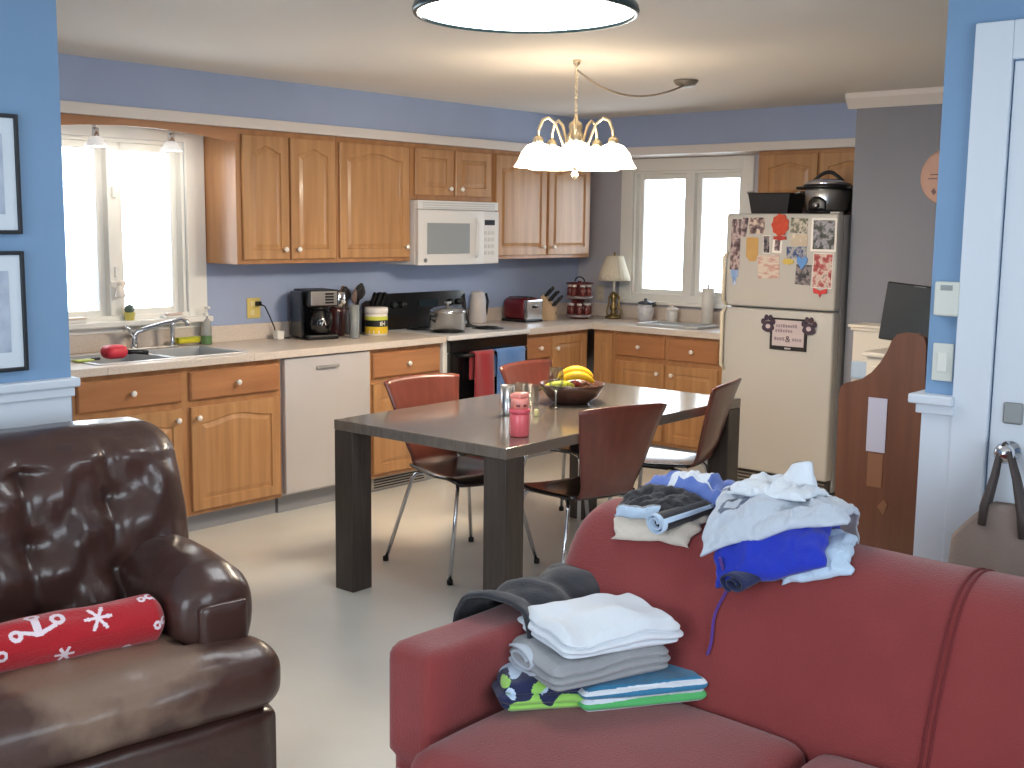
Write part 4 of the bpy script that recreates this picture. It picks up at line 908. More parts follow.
obj('bowl', MB().lathe([(.005, .075), (.025, .09), (.036, .12), (.037, .15), (.032, .19), (.031, .19), (.036, .15), (.035, .12), (.024, .092), (0, .08)], 24), GLASS, t, True)
t = thing('water_glass', 'clear straight water glass between the pink bottle and the bowl', 'glass', (2.235, -3.26, TT), 0, GW)
obj('glass', MB().lathe([(.03, 0), (.031, .003), (.036, .13), (.034, .13), (.029, .008), (0, .007)], 24), GLASS, t, True)
t = thing('water_glass', 'low clear tumbler glass beside the left rim of the fruit bowl', 'glass', (2.12, -3.05, TT), 0, GW)
obj('glass', MB().lathe([(.034, 0), (.036, .003), (.04, .09), (.038, .09), (.033, .008), (0, .007)], 24), GLASS, t, True)
t = thing('salt_shaker', 'tiny pale salt shaker near the wine glass stem', 'shaker', (2.37, -3.31, TT))
obj('shaker', MB().lathe([(.012, 0), (.013, .002), (.011, .022), (.008, .03), (0, .031)], 14), mat('salt_pale', (214, 206, 150), .4), t, True)
t = thing('fruit_bowl', 'shallow dark wooden bowl of fruit in the middle of the table', 'bowl', (2.235, -2.885, TT))
obj('bowl', MB().lathe([(.07, 0), (.09, .006), (.125, .035), (.150, .075), (.157, .095), (.150, .095), (.142, .075), (.118, .04), (.08, .014), (0, .012)], 40), mat('bowl_wood', (74, 48, 40), .3, rgb2=(94, 62, 50), vscale=12, stretch=(1, 1, 5), coat=.3), t, True)
def banana(label, p, rz, m, tilt=0, roll=0, group='bananas in the fruit bowl'):
    n = 18; pts = []; rr = []
    for k in range(n + 1):
        s = k / n; a = (s - .5) * 1.75
        pts.append((.105 * math.sin(a), 0, .105 * math.cos(a) - .09)); 
        rr.append(.004 + .0165 * min(1, (math.sin(pi * min(max(s, .02), .98))) ** .55) if .09 < s < .96 else .006)
    o = thing('banana', label, 'banana', p, rz, group); o.rotation_euler = (roll, tilt, rz)
    obj('peel', MB().tube(pts, rr, 10), m, o, True)
    obj('stem', MB().tube([pts[0], (pts[0][0] - .012, 0, pts[0][2] - .022)], .005, 6), mat('banana_stem', (96, 82, 40), .6), o, True)
BY = mat('banana_yellow', (226, 178, 36), .45, var=.06, vscale=20); BG_ = mat('banana_green', (196, 200, 60), .45, var=.08, vscale=20)
bx, by, bz = 2.235, -2.885, TT
banana('topmost yellow banana arched over the fruit bowl', (bx + .0, by + .03, bz + .142), R(42), BY)
banana('yellow banana leaning against the back of the topmost one', (bx - .035, by + .055, bz + .130), R(46), BY, 0, R(-18))
banana('yellow banana at the right of the fruit bowl, in front of the topmost one', (bx + .03, by + .00, bz + .122), R(38), BY, 0, R(22))
banana('greenish banana at the front left of the fruit bowl', (bx - .02, by - .07, bz + .085), R(60), BG_, 0, R(60))
for (dx, dy, dz, lab, m) in ((-.045, -.035, .062, 'yellow-green pear at the left in the fruit bowl', BG_), (.06, .03, .06, 'brown-red apple at the right in the fruit bowl', mat('apple_brown', (112, 66, 40), .35)), (.02, -.06, .055, 'dark avocado at the front of the fruit bowl', mat('avocado', (58, 56, 36), .5, bump=.5, bscale=60)), (-.03, .06, .062, 'dark red apple at the back of the fruit bowl', mat('apple_red', (120, 40, 34), .3))):
    o = thing(lab.split(' in ')[0].split(' at ')[0].split()[-1], lab, 'fruit', (bx + dx, by + dy, bz + dz))
    obj('flesh', MB().lathe([(0, -.036), (.018, -.036), (.036, -.016), (.04, .004), (.032, .026), (.014, .036), (.004, .032), (0, .03)], 20), m, o, True)
    obj('stem', MB().tube([(0, 0, .03), (.004, 0, .048)], .002, 6), mat('fruit_stem', (70, 54, 36), .7), o)

# ------------------------------------------------------------------ right side of the kitchen
CRM = mat('cream_furniture', (222, 214, 202), .4)
t = thing('cream_cabinet', 'cream painted cabinet with stepped top against the grey wall', 'cabinet', (3.1, -.95, 0))
obj('body', MB().box(2.745, 3.45, -.93, -.755, 0, 1.045, .004), CRM, t, world=True)
obj('top_moulding', MB().box(2.72, 3.47, -.955, -.755, 1.045, 1.062, .004).box(2.732, 3.46, -.943, -.755, 1.026, 1.0445, .004), CRM, t, world=True)
obj('desk_section', MB().box(3.0, 3.45, -1.30, -.931, 0, .925, .004), CRM, t, world=True)
obj('desk_top', MB().box(2.98, 3.47, -1.33, -.931, .926, .95, .006), CRM, t, world=True)
for i, (z0, z1) in enumerate(((.70, .875), (.47, .67), (.10, .44))):
    d = obj('drawer', MB().box(3.03, 3.42, -1.318, -1.3005, z0, z1, .005), CRM, t, world=True)
    obj('pull', MB().tube([(3.05, -1.318, (z0 + z1) / 2 + .015), (3.05, -1.335, (z0 + z1) / 2), (3.13, -1.335, (z0 + z1) / 2), (3.13, -1.318, (z0 + z1) / 2 + .015)], .005, 6), BRASS, d, True, True)
t = thing('computer_monitor', 'black flat monitor on a stand, tilted in front of the grey wall', 'monitor', (3.17, -1.14, .9505), R(8))
sc_ = obj('screen', MB().box(-.175, .175, -.02, .02, .045, .36, .008), BLACKP, t); 
obj('glass', MB().box(-.16, .16, -.0235, -.0195, .06, .345), mat('screen_black', (20, 20, 22), .35), sc_)
obj('maker_mark', MB().box(-.03, .03, -.0225, -.0195, .348, .353), mat('mark_grey', (120, 120, 122), .4), sc_)
obj('stand_neck', MB().box(-.03, .03, .0, .05, .008, .12, .005), BLACKP, t); obj('stand_foot', MB().box(-.10, .10, -.07, .09, 0, .012, .004), BLACKP, t)
for k in (sc_,): k.rotation_euler = (R(-6), R(5), 0)
solo('hanging_cloth', MB().sheet(lambda u, v: (2.75 + .14 * u, -.938 - .010 * abs(math.sin(u * 7)) * v - .002, .85 - .10 * v), 12, 6, .006), mat('pale_blue_cloth', (176, 196, 220), .9), 'pale blue cloth hanging at the front of the cream cabinet', 'cloth', (2.82, -.94, .85), smooth=True)
# tall wooden bench with curved end panels
BEN = mat('bench_wood', (116, 70, 48), .38, rgb2=(134, 84, 58), vscale=9, stretch=(2.5, 1, .15), bump=.05, bscale=40, coat=.2)
BEND = mat('bench_wood_dark', (62, 38, 30), .4)
bp = [(3.76, 0), (3.757, .5), (3.752, .98), (3.757, 1.015), (3.77, 1.032), (3.80, 1.042), (3.84, 1.056), (3.875, 1.083), (3.905, 1.12), (3.93, 1.165), (3.945, 1.205), (3.962, 1.228), (3.99, 1.237), (4.03, 1.236), (4.062, 1.225), (4.072, 1.20), (4.09, .6), (4.10, 0)]
t = thing('wooden_bench', 'tall brown wooden bench with an S-curved end panel beside the white column', 'bench', (3.92, -2.7, 0))
for y0 in (-3.2, -2.1): e_ = obj('end_panel', MB().prism(bp, y0, y0 + .03, 'y'), BEN, t, world=True, auto=30)
e0 = t.children[0]
obj('back_panel', MB().box(4.075, 4.10, -3.168, -2.102, .08, 1.17, .003), BEND, t, world=True)
obj('seat_board', MB().box(3.785, 4.074, -3.168, -2.102, .42, .45, .004), BEN, t, world=True)
obj('front_rail', MB().box(3.79, 3.81, -3.168, -2.102, .06, .41, .003), BEN, t, world=True)
obj('patch', MB().box(3.880, 3.938, -3.203, -3.1995, .66, .785, .001).prism([(3.925, .59), (3.95, .62), (3.965, .60), (3.95, .56)], -3.203, -3.1995, 'y'), mat('bare_wood', (156, 104, 72), .6), e0, world=True, label='lighter bare wood patches')
solo('paper_sheet', MB().box(3.872, 3.944, -3.2055, -3.2035, .792, .992), mat('paper_lilac', (214, 206, 216), .8), 'narrow white paper taped to the end of the brown wooden bench', 'paper', (3.91, -3.204, .92))
t = thing('wall_plate', 'round terracotta plate clock hanging on the grey wall, half hidden', 'plate', (3.175, -.751, 1.895))
PL = mat('terracotta', (206, 166, 148), .6, var=.04, vscale=10)
obj('plate', MB().lathe([(.15, 0), (.158, -.008), (.15, -.02), (.125, -.014), (0, -.012)], 44, (0, 0, 0), 'y'), PL, t, True)
mb = MB().box(-.10, -.05, -.0155, -.0135, .01, .016).box(-.11, -.06, -.0155, -.0135, -.012, -.006).prism([(-.09, -.08), (-.075, -.06), (-.06, -.085), (-.075, -.10)], -.0155, -.0135, 'y')
obj('painted_mark', mb, mat('plate_mark', (120, 96, 92), .6), t)

# ------------------------------------------------------------------ the living room's walls
t = thing('thermostat', 'beige thermostat on the blue wall beside the white door casing', 'thermostat', (4.333, RY - .001, 1.395))
OW = mat('off_white_plastic', (206, 208, 200), .4)
obj('housing', MB().box(-.038, .038, -.028, 0, -.052, .052, .006), OW, t)
obj('display', MB().box(-.018, .018, -.0295, -.0275, .026, .042), mat('display_grey', (140, 146, 144), .3), t)
t = thing('light_switch', 'beige light switch on the blue wall below the thermostat', 'switch', (4.326, RY - .001, 1.20))
obj('cover_plate', MB().box(-.032, .032, -.007, 0, -.058, .058, .003), OW, t)
obj('rocker', MB().box(-.015, .015, -.012, -.006, -.03, .03, .002), mat('rocker_white', (218, 218, 210), .4), t)
# tote bag
TAU = mat('tote_canvas', (140, 126, 118), .85, var=.05, vscale=12, bump=.2, bscale=140)
HD = mat('tote_handle', (66, 56, 54), .55)
t = thing('tote_bag', 'taupe tote bag hanging by dark handles on the door knob', 'bag', (4.588, -3.80, .45))
def totering(u, v):
    a = 2 * pi * u; c_, s_ = math.cos(a), math.sin(a)
    w = .17 + .015 * (1 - v); d = .05 * (1 - .72 * v ** 1.5)
    x = w * (abs(c_) ** .6) * (1 if c_ > 0 else -1)
    top = .812 - 1.75 * max(0, abs(x) - .05) ** 1.25
    z = .36 + (top - .36) * v
    return (4.588 + x, -3.79 + d * (abs(s_) ** .8) * (1 if s_ > 0 else -1) + .006 * math.sin(9 * u * 2 + 5 * v) * v, z)
mb = MB().sheet(totering, 44, 18, .004)
mb.box(4.433, 4.743, -3.83, -3.75, .352, .362, .003)
obj('canvas_body', mb, TAU, t, True, True)
for dy in (-.02, .006):
    hp = [(4.515, -3.80 + dy * 1.2, .745), (4.518, -3.80 + dy * 1.2, .80), (4.533, -3.785 + dy, .89), (4.535, -3.765 + dy * .6, .955), (4.548, -3.762 + dy * .6, .983), (4.562, -3.765 + dy * .6, .965), (4.595, -3.785 + dy, .89), (4.625, -3.80 + dy * 1.2, .79), (4.632, -3.80 + dy * 1.2, .725)]
    obj('handle', MB().tube(hp, [.012, .013, .009, .008, .008, .008, .009, .013, .012], 8), HD, t, True, True)
# framed pictures on the left wall
FRM = mat('frame_black', (34, 38, 44), .4); MATB = mat('picture_mount', (206, 216, 226), .7)
for (z0, z1, y1, lab, seed) in ((1.556, 1.916, -5.53, 'black-framed pale picture on the blue wall, the upper of the two', 1), (1.135, 1.505, -5.53, 'black-framed pale picture on the blue wall, the lower of the two', 2)):
    t = thing('framed_picture', lab, 'picture', (LX, y1 - .14, z0), 0, 'framed pictures on the blue wall'); y0 = y1 - .28
    obj('frame', MB().box(LX + .001, LX + .018, y0, y0 + .012, z0, z1, .002).box(LX + .001, LX + .018, y1 - .012, y1, z0, z1, .002).box(LX + .001, LX + .018, y0 + .0125, y1 - .0125, z0, z0 + .012, .002).box(LX + .001, LX + .018, y0 + .0125, y1 - .0125, z1 - .012, z1, .002), FRM, t, world=True)
    obj('mount', MB().box(LX + .002, LX + .010, y0 + .0125, y1 - .0125, z0 + .0125, z1 - .0125), MATB, t, world=True)
    obj('print', MB().box(LX + .010, LX + .0115, y0 + .05, y1 - .05, z0 + .06, z1 - .06), mat('faint_print_%d' % seed, (184, 196, 212), .6, rgb2=(150, 162, 184), vscale=14), t, world=True)

# ------------------------------------------------------------------ leather armchair
def leather():
    m = mat('brown_leather', (70, 46, 40), .34, rgb2=(58, 38, 34), vscale=5, bump=.25, bscale=22, coat=.25)
    return m
LEA = leather()
def worn_leather():
    m = mat('worn_seat_leather', (72, 48, 42), .38, bump=.25, bscale=22, coat=.15)
    nt = m.node_tree; N = nt.nodes; L = nt.links; b = N['Principled BSDF']
    tc = N.new('ShaderNodeTexCoord'); mp = N.new('ShaderNodeMapping'); mp.inputs['Location'].default_value = (.17, .46, -.43); mp.inputs['Scale'].default_value = (4.2, 3.0, 4.0)
    mp.vector_type = 'POINT'
    mp.inputs['Location'].default_value = (.0, .43 * 3.0, -.45 * 4.0)
    ln = N.new('ShaderNodeVectorMath'); ln.operation = 'LENGTH'
    n = N.new('ShaderNodeTexNoise'); n.inputs['Scale'].default_value = 7; n.inputs['Detail'].default_value = 5
    ad = N.new('ShaderNodeMath'); ad.operation = 'MULTIPLY_ADD'; ad.inputs[1].default_value = .9; ml = N.new('ShaderNodeMath'); ml.operation = 'MULTIPLY'; ml.inputs[1].default_value = .5
    r = N.new('ShaderNodeValToRGB'); e = r.color_ramp.elements
    e[0].position = .56; e[0].color = (*lin((128, 104, 88)), 1); e[1].position = .72; e[1].color = (*lin((70, 46, 40)), 1)
    L.new(tc.outputs['Object'], mp.inputs[0]); L.new(mp.outputs[0], ln.inputs[0]); L.new(tc.outputs['Object'], n.inputs['Vector'])
    L.new(n.outputs['Fac'], ad.inputs[0]); L.new(ln.outputs['Value'], ad.inputs[2]); L.new(ad.outputs[0], ml.inputs[0]); L.new(ml.outputs[0], r.inputs[0]); L.new(r.outputs[0], b.inputs['Base Color'])
    return m
t = thing('leather_armchair', 'worn dark brown tufted leather armchair in front of the blue wall', 'armchair', (3.016, -5.32, 0), R(-8))
def creases(p, amt, sc=9): return amt * nz(p.x * sc, p.y * sc, p.z * sc)
def backfn(p, q):
    x, y, z = p
    hz = (z - .36) / .63
    x -= .13 * hz                                              # leans back
    if q[0] > -.2:                                            # tufted front: seams and buttons
        yy = (y + .475) / .235
        d = abs(yy - round(yy)) if abs(yy) < 2.4 else .5
        seam = math.exp(-(d / .09) ** 2)
        zz = hz * 3.0 + (.5 if round(yy) % 2 else 0)
        btn = math.exp(-(d / .22) ** 2) * math.exp(-(((zz % 1) - .5) / .2) ** 2) * (.15 < hz < .85)
        x += (.035 - .028 * seam - .045 * btn + .014 * math.sin(pi * 2 * (zz % 1)) * (1 - seam)) * max(0, q[0]) ** .5 * min(1, (1 - abs(q[1])) * 5) * min(1, (1.02 - abs(q[2])) * 4)
    k = creases(Vector((x, y, z)), .009, 6) + creases(Vector((x, y, z)), .003, 17)
    y += .03 * (1 if y > -.475 else -1) * math.sin(pi * min(1, max(0, hz))) * abs(q[1]) ** 2
    return (x + k, y, z + k * .5)
obj('back_cushion', MB().soft(-.60, -.34, -.955, .0, .36, .99, .10, 44, backfn), LEA, t, True)
obj('back_frame', MB().soft(-.70, -.53, -.94, -.01, .05, .90, .05, 10, lambda p, q: (p.x - .07 * max(0, (p.z - .35) / .6), p.y, p.z)), LEA, t, True)
def armfn(p, q):
    x, y, z = p
    if z > .40: k = (z - .40) / .22; y = y + (.022 * (1 if q[1] > 0 else -1) * abs(q[1]) * math.sin(pi * min(1, k)))
    if q[0] > .8: z -= .012 * max(0, (z - .45) / .15)
    return (x, y, z + .02 * math.sin(max(0, min(1, (x + .55) / .55)) * pi) * (z > .5) + creases(p, .007, 11))
for y0, y1 in ((-.205, .0), (-.95, -.745)):
    a = obj('arm', MB().soft(-.60, .015, y0, y1, .06, .645, .085, 24, armfn), LEA, t, True)
    obj('arm_front_panel', MB().soft(.0, .03, y0 + .03, y1 - .03, .40, .555, .014, 10), LEA, a, True)
def seatfn(p, q):
    x, y, z = p
    crown = .03 * (1 - q[0] ** 2) * (1 - q[1] ** 2) * (q[2] > 0)
    k = creases(p, .008, 7) + creases(p, .003, 19)
    # the front overhangs the arms: pinch the sides behind the arm fronts
    if x < .0: y = -.475 + (y + .475) * (.268 / .475 if abs(y + .475) > .268 else 1) if abs(y + .475) > .268 else y
    return (x + k * .6 + .02 * (q[0] > .5) * math.sin(pi * (z - .24) / .21), y, z + crown + k)
obj('seat_cushion', MB().soft(-.46, .13, -.975, .03, .245, .44, .075, 40, seatfn), worn_leather(), t, True)
obj('base', MB().soft(-.60, .115, -.965, .015, .035, .255, .03, 14, lambda p, q: (p.x, p.y, p.z + creases(p, .004, 10))), LEA, t, True)
for x in (-.55, .05):
    for y in (-.9, -.06): obj('foot', MB().lathe([(.025, 0), (.03, .004), (.03, .05)], 14, (x, y, 0)), BLACKP, t)
# red snowflake cushion
REDC = mat('cushion_red', (172, 18, 32), .9, bump=.35, bscale=120, sheen=.3); WHC = mat('cushion_white', (232, 214, 222), .9, bump=.35, bscale=120)
SN = [(.13, .30, .62, 0), (.42, .34, 1.0, 1), (.68, .25, .60, 0), (.24, .02, .34, 2), (.78, .72, .36, 2), (.92, .45, .34, 2), (.06, .82, .45, 0), (.52, .86, .40, 0), (.96, .02, .3, 2)]
PLN, PRAD, PER = .60, .064, .205
def snow(u, v):
    for (a, b, s, k) in SN:
        dx = (u - a) * PLN; dv = (v * 2 - b) % 1; dv = dv - 1 if dv > .5 else dv; dy = dv * PER
        r = math.hypot(dx, dy); g = math.atan2(dy, dx); R_ = .062 * s
        if r > R_ * 1.4: continue
        if k == 0:
            m = abs(((g / (pi / 3)) % 1) - .5)
            if r < R_ and (r * math.sin(pi / 3 * (.5 - m)) < .0045 or (abs(r - R_ * .66) < .0045 and m > .28)): return 1
        elif k == 1:
            if abs(dx) < .010 and -.035 < dy < .02: return 1
            if abs(math.hypot(dx, dy - .034) - .014) < .0058: return 1
            if abs(math.hypot(dx - .056, dy - .004) - .014) < .0058 or abs(math.hypot(dx + .055, dy + .022) - .012) < .0055: return 1
            if abs(dy + .030 - .35 * abs(dx)) < .006 and abs(dx) < .05: return 1
        else:
            if abs(math.hypot(dx - .012, dy) - .011) < .0042 or abs(math.hypot(dx + .014, dy + .006) - .008) < .0038: return 1
    return 0
def roll(u, v):
    a = 2 * pi * v * .9995
    e = min(1, (1 - abs(2 * u - 1)) * 9) ** .45
    rr = PRAD * (e * .97 + .03) * (1 + .05 * math.sin(5 * u) * math.sin(a) + .07 * nz(u * 6, 2 * math.cos(a), 2 * math.sin(a)))
    return (rr * 1.05 * math.cos(a), (u - .5) * PLN, PRAD * .95 + rr * math.sin(a) * (.92 + .12 * u))
mb = MB().sheet(roll, 240, 200, .004, lambda u, v: snow(u, v) if .015 < u < .985 else 0)
th = thing('throw_cushion', 'red rolled cushion with white snowflake print on the leather armchair', 'cushion', (2.835, -5.83, .452), R(-9))
obj('cushion_cover', mb, [REDC, WHC], th, True)

# ------------------------------------------------------------------ red sofa
SOF = mat('sofa_red', (136, 52, 52), .9, rgb2=(126, 46, 46), vscale=5, bump=.35, bscale=230, sheen=.25)
t = thing('sofa', 'long brick-red fabric sofa strewn with folded laundry', 'sofa', (4.8, -4.95, 0))
SX0_, SX1_ = 3.68, 6.05
obj('base', MB().soft(SX0_ + .02, SX1_ - .02, -5.50, -4.46, .07, .305, .03, 10), SOF, t, True, True)
for x in (3.70, 5.97):
    for y in (-5.42, -4.54): obj('foot', MB().lathe([(.022, 0), (.03, .075)], 14, (x, y, 0)), BLACKP, t, world=True)
def sarm(p, q):
    x, y, z = p
    return (x, y + (.02 * (q[1] < 0) * (q[2] < 0)), z + .012 * q[0] * (q[2] > 0) * 0 + .004 * nz(x * 6, y * 5, z * 5))
obj('arm', MB().soft(SX0_, SX0_ + .165, -5.43, -4.58, .08, .612, .038, 22, sarm), SOF, t, True, True)
obj('arm', MB().soft(SX1_ - .165, SX1_, -5.47, -4.58, .08, .612, .055, 16, sarm), SOF, t, True, True)
def scush(p, q): return (p.x, p.y, p.z + .028 * (1 - q[0] ** 4) * (1 - q[1] ** 4) * (q[2] > 0) + .004 * nz(p.x * 5, p.y * 5))
for x0 in (3.85, 4.53, 5.21): obj('seat_cushion', MB().soft(x0, x0 + .675, -5.53, -4.86, .305, .425, .05, 22, scush), SOF, t, True, True)
# back: a rounded section swept along x
SEC = [(-4.86, .33), (-4.875, .42), (-4.86, .50), (-4.825, .60), (-4.785, .69), (-4.745, .76), (-4.705, .803), (-4.655, .826), (-4.60, .832), (-4.545, .82), (-4.50, .79), (-4.47, .74), (-4.45, .62), (-4.44, .45), (-4.44, .30), (-4.60, .30), (-4.75, .31)]
def sec(v):                      # smooth closed Catmull-Rom through SEC
    n = len(SEC); k = (v % 1) * n; i = int(k) % n; f = k - int(k)
    P = [SEC[(i + d) % n] for d in (-1, 0, 1, 2)]
    return tuple(.5 * (2 * P[1][a] + (P[2][a] - P[0][a]) * f + (2 * P[0][a] - 5 * P[1][a] + 4 * P[2][a] - P[3][a]) * f * f + (3 * P[1][a] - P[0][a] - 3 * P[2][a] + P[3][a]) * f ** 3) for a in (0, 1))
BX0, BX1 = 3.69, 6.02
nx, nv = 60, 68; vs = []; fs = []
for i in range(nx):
    for j in range(nv): fs.append((i * nv + j, i * nv + (j + 1) % nv, (i + 1) * nv + (j + 1) % nv, (i + 1) * nv + j))
fs.append(tuple(range(nv))); fs.append(tuple(nx * nv + j for j in range(nv)))
# replace uniform stations by ones crowded at the ends
def station(i):
    u = i / nx; e = 8
    if i <= e: return .10 * (1 - math.cos(pi / 2 * i / e)) / (BX1 - BX0)
    if i >= nx - e: return 1 - .10 * (1 - math.cos(pi / 2 * (nx - i) / e)) / (BX1 - BX0)
    a = .10 / (BX1 - BX0); return a + (1 - 2 * a) * (i - e) / (nx - 2 * e)
vs = []
for i in range(nx + 1):
    u = station(i); d = min(u, 1 - u) * (BX1 - BX0)
    sc_ = .70 + .30 * ((1 - max(0, 1 - d / .075) ** 2) ** .5)
    x = BX0 + (BX1 - BX0) * u
    for j in range(nv):
        y, z = sec(j / nv); y = -4.66 + (y + 4.66) * sc_; z = .45 + (z - .45) * (sc_ if z > .45 else 1)
        vs.append((x, y, z + .003 * nz(x * 4, y * 6, z * 6)))
bk = obj('back', MB().add(vs, fs), SOF, t, True, True)
for dx in (0, .016):
    obj('seam', MB().tube([(4.775 + dx, sec(k / 200)[0] - .0005, sec(k / 200)[1] + .001) for k in range(14, 128, 2)], .0035, 6), mat('sofa_seam', (104, 36, 38), .9), bk, True, True)

# ------------------------------------------------------------------ laundry
def top_surface(s):             # along the sofa back: s = 0 at the crest, negative down the front, metres
    return BACKTAB(s)
_tab = []; _acc = 0; _p = None
for k in range(0, 401):
    p_ = sec(.06 + .70 * k / 400)
    if _p: _acc += math.hypot(p_[0] - _p[0], p_[1] - _p[1])
    _tab.append((_acc, p_[0], p_[1])); _p = p_
_crest = max(_tab, key=lambda q: q[2])[0]
def BACKTAB(s):
    a = s + _crest
    for i in range(1, len(_tab)):
        if _tab[i][0] >= a or i == len(_tab) - 1:
            a0, y0, z0 = _tab[i - 1]; a1, y1, z1 = _tab[i]; f = (a - a0) / max(1e-9, a1 - a0)
            L = math.hypot(y1 - y0, z1 - z0) or 1; return (y0 + (y1 - y0) * f, z0 + (z1 - z0) * f), (-(z1 - z0) / L, (y1 - y0) / L)
def lump(x0, x1, s0, s1, off, h, seed, rot=0, amp=.012, mf=None, nu=46, nv=40, edge=.35, flat=6, mats=None, skew=0):
    """a folded, rumpled garment lying over the sofa back: bottom follows the back at height off, thickness h"""
    mb = MB(); top = []; bot = []
    cx, cs = (x0 + x1) / 2, (s0 + s1) / 2; wx, ws = (x1 - x0) / 2, (s1 - s0) / 2
    def at(a, b, up_):
        ea = 1 + .10 * nz(b * 2.3, seed, .3) ; eb = 1 + .10 * nz(a * 2.3, seed, 7.7)
        X = a * wx * ea + .012 * nz(a * 4, b * 4, seed); Sx = b * ws * eb + skew * a
        x = cx + X * math.cos(rot) - Sx * math.sin(rot); s = cs + X * math.sin(rot) + Sx * math.cos(rot)
        (y, z), (ny, nz_) = BACKTAB(s)
        e = max(0, 1 - abs(a) ** flat) ** .5 * max(0, 1 - abs(b) ** flat) ** .5
        o_ = off(a, b) if callable(off) else off
        t_ = o_ + (h * (.25 + .75 * e) + amp * 1.5 * e * (nz(a * 2.1 + seed, b * 2.1, seed) + .7 * nz(a * 4.5, b * 4 + a * 2, seed * 2)) + amp * .4 * nz(a * 10, b * 9, seed) if up_ else .0015)
        return (x, y + ny * t_, z + nz_ * t_)
    for up_ in (1, 0):
        for i in range(nu + 1):
            for j in range(nv + 1): (top if up_ else bot).append(at(2 * i / nu - 1, 2 * j / nv - 1, up_))
    o = len(top); I = lambda i, j: i * (nv + 1) + j; fs = []; mi = []
    M = lambda u, v, e: mf(u, v, e) if mf else 0
    for i in range(nu):
        for j in range(nv):
            k = M((i + .5) / nu, (j + .5) / nv, 0)
            fs += [(I(i, j), I(i + 1, j), I(i + 1, j + 1), I(i, j + 1)), (o + I(i, j), o + I(i, j + 1), o + I(i + 1, j + 1), o + I(i + 1, j))]; mi += [k, k]
    for i in range(nu):
        for j in (0, nv): fs.append((I(i, j), I(i + 1, j), o + I(i + 1, j), o + I(i, j))); mi.append(M((i + .5) / nu, j / nv, 1))
    for j in range(nv):
        for i in (0, nu): fs.append((I(i, j), I(i, j + 1), o + I(i, j + 1), o + I(i, j))); mi.append(M(i / nu, (j + .5) / nv, 1))
    return mb.add(top + bot, fs, mi)
def cloth(name, rgb, **k): return mat(name, rgb, .95, bump=.3, bscale=180, sheen=.2, **k)
CW = cloth('cloth_white', (216, 222, 230)); CC = cloth('cloth_cream', (212, 200, 186)); CB = cloth('cloth_black', (36, 34, 38)); CN = cloth('cloth_navy', (30, 36, 74))
CR = cloth('cloth_royal', (30, 50, 176)); CLB = cloth('cloth_light_blue', (186, 206, 228)); CG = cloth('cloth_pale_grey', (186, 194, 206)); CKH = cloth('cloth_khaki_grey', (152, 154, 158)); CMB = cloth('cloth_mid_blue', (96, 120, 190))
CRED = cloth('cloth_red', (196, 72, 80)); CGRN = cloth('cloth_green', (84, 176, 104)); CTEAL = cloth('cloth_teal', (52, 120, 160)); CLIME = cloth('cloth_lime', (150, 204, 96)); CCH = cloth('cloth_charcoal', (46, 46, 52))
GL = 'folded laundry on the sofa'
# left group on the back rest
def put(name, mb, mats, label, cat, loc): return solo(name, mb, mats, label, cat, loc, GL, smooth=True)
put('shirt', lump(3.84, 4.085, -.150, .02, .003, .022, 1, R(6), .006), CC, 'folded cream shirt under the black shorts on the sofa back', 'shirt', (3.97, -4.75, .8))
o = put('shorts', lump(3.835, 4.06, -.10, .05, .026, .034, 2, R(6), .009, lambda u, v, e: (1 if v < .09 and u < .6 else (2 if v < .13 and u < .6 else 0)), flat=3), [CB, CLB, CKH], 'rolled black shorts with a light-blue waistband on the sofa back', 'shorts', (3.97, -4.70, .86))
def spiral(turns, r0, r1, n):
    return [((r0 + (r1 - r0) * k / (n - 1)) * math.cos(turns * 2 * pi * k / (n - 1)), (r0 + (r1 - r0) * k / (n - 1)) * math.sin(turns * 2 * pi * k / (n - 1))) for k in range(n)]
def rolled(c, d, pts, L, sx=1.3, sz=.9, seed=1, taper=.25):
    n = len(pts) - 1
    def f(u, v):
        k = v * n; i = min(n - 1, int(k)); q = k - i
        a = pts[i][0] * (1 - q) + pts[i + 1][0] * q; b = pts[i][1] * (1 - q) + pts[i + 1][1] * q
        e = 1 - taper * u + .10 * nz(u * 3, v * 6, seed)
        return (c[0] + a * sx * e * d[1] + d[0] * L * u, c[1] - a * sx * e * d[0] + d[1] * L * u, c[2] + b * sz * e + d[2] * L * u)
    return f
obj('rolled_leg', MB().sheet(rolled((4.005, -4.775, .836), (.35, .93, .16), spiral(2.1, .010, .034, 60), .17, 1.25, .85, 3), 12, 118, .005, lambda u, v: 1 if u < .09 or v > .97 else 0), [CB, CLB], o, True, True)
put('shirt', lump(3.84, 4.13, .0, .20, .008, .10, 5, R(-4), .020, lambda u, v, e: (2 if (u - .56) ** 2 * 9 + (v - .42) ** 2 * 22 < .10 else (1 if u < .33 or (u > .68 and .12 < v < .75) or (u > .4 and v < .10) else 0)), flat=3), [CW, CMB, CRED], 'white and blue shirt with a red print, behind the black shorts on the sofa back', 'shirt', (3.94, -4.5, .85))
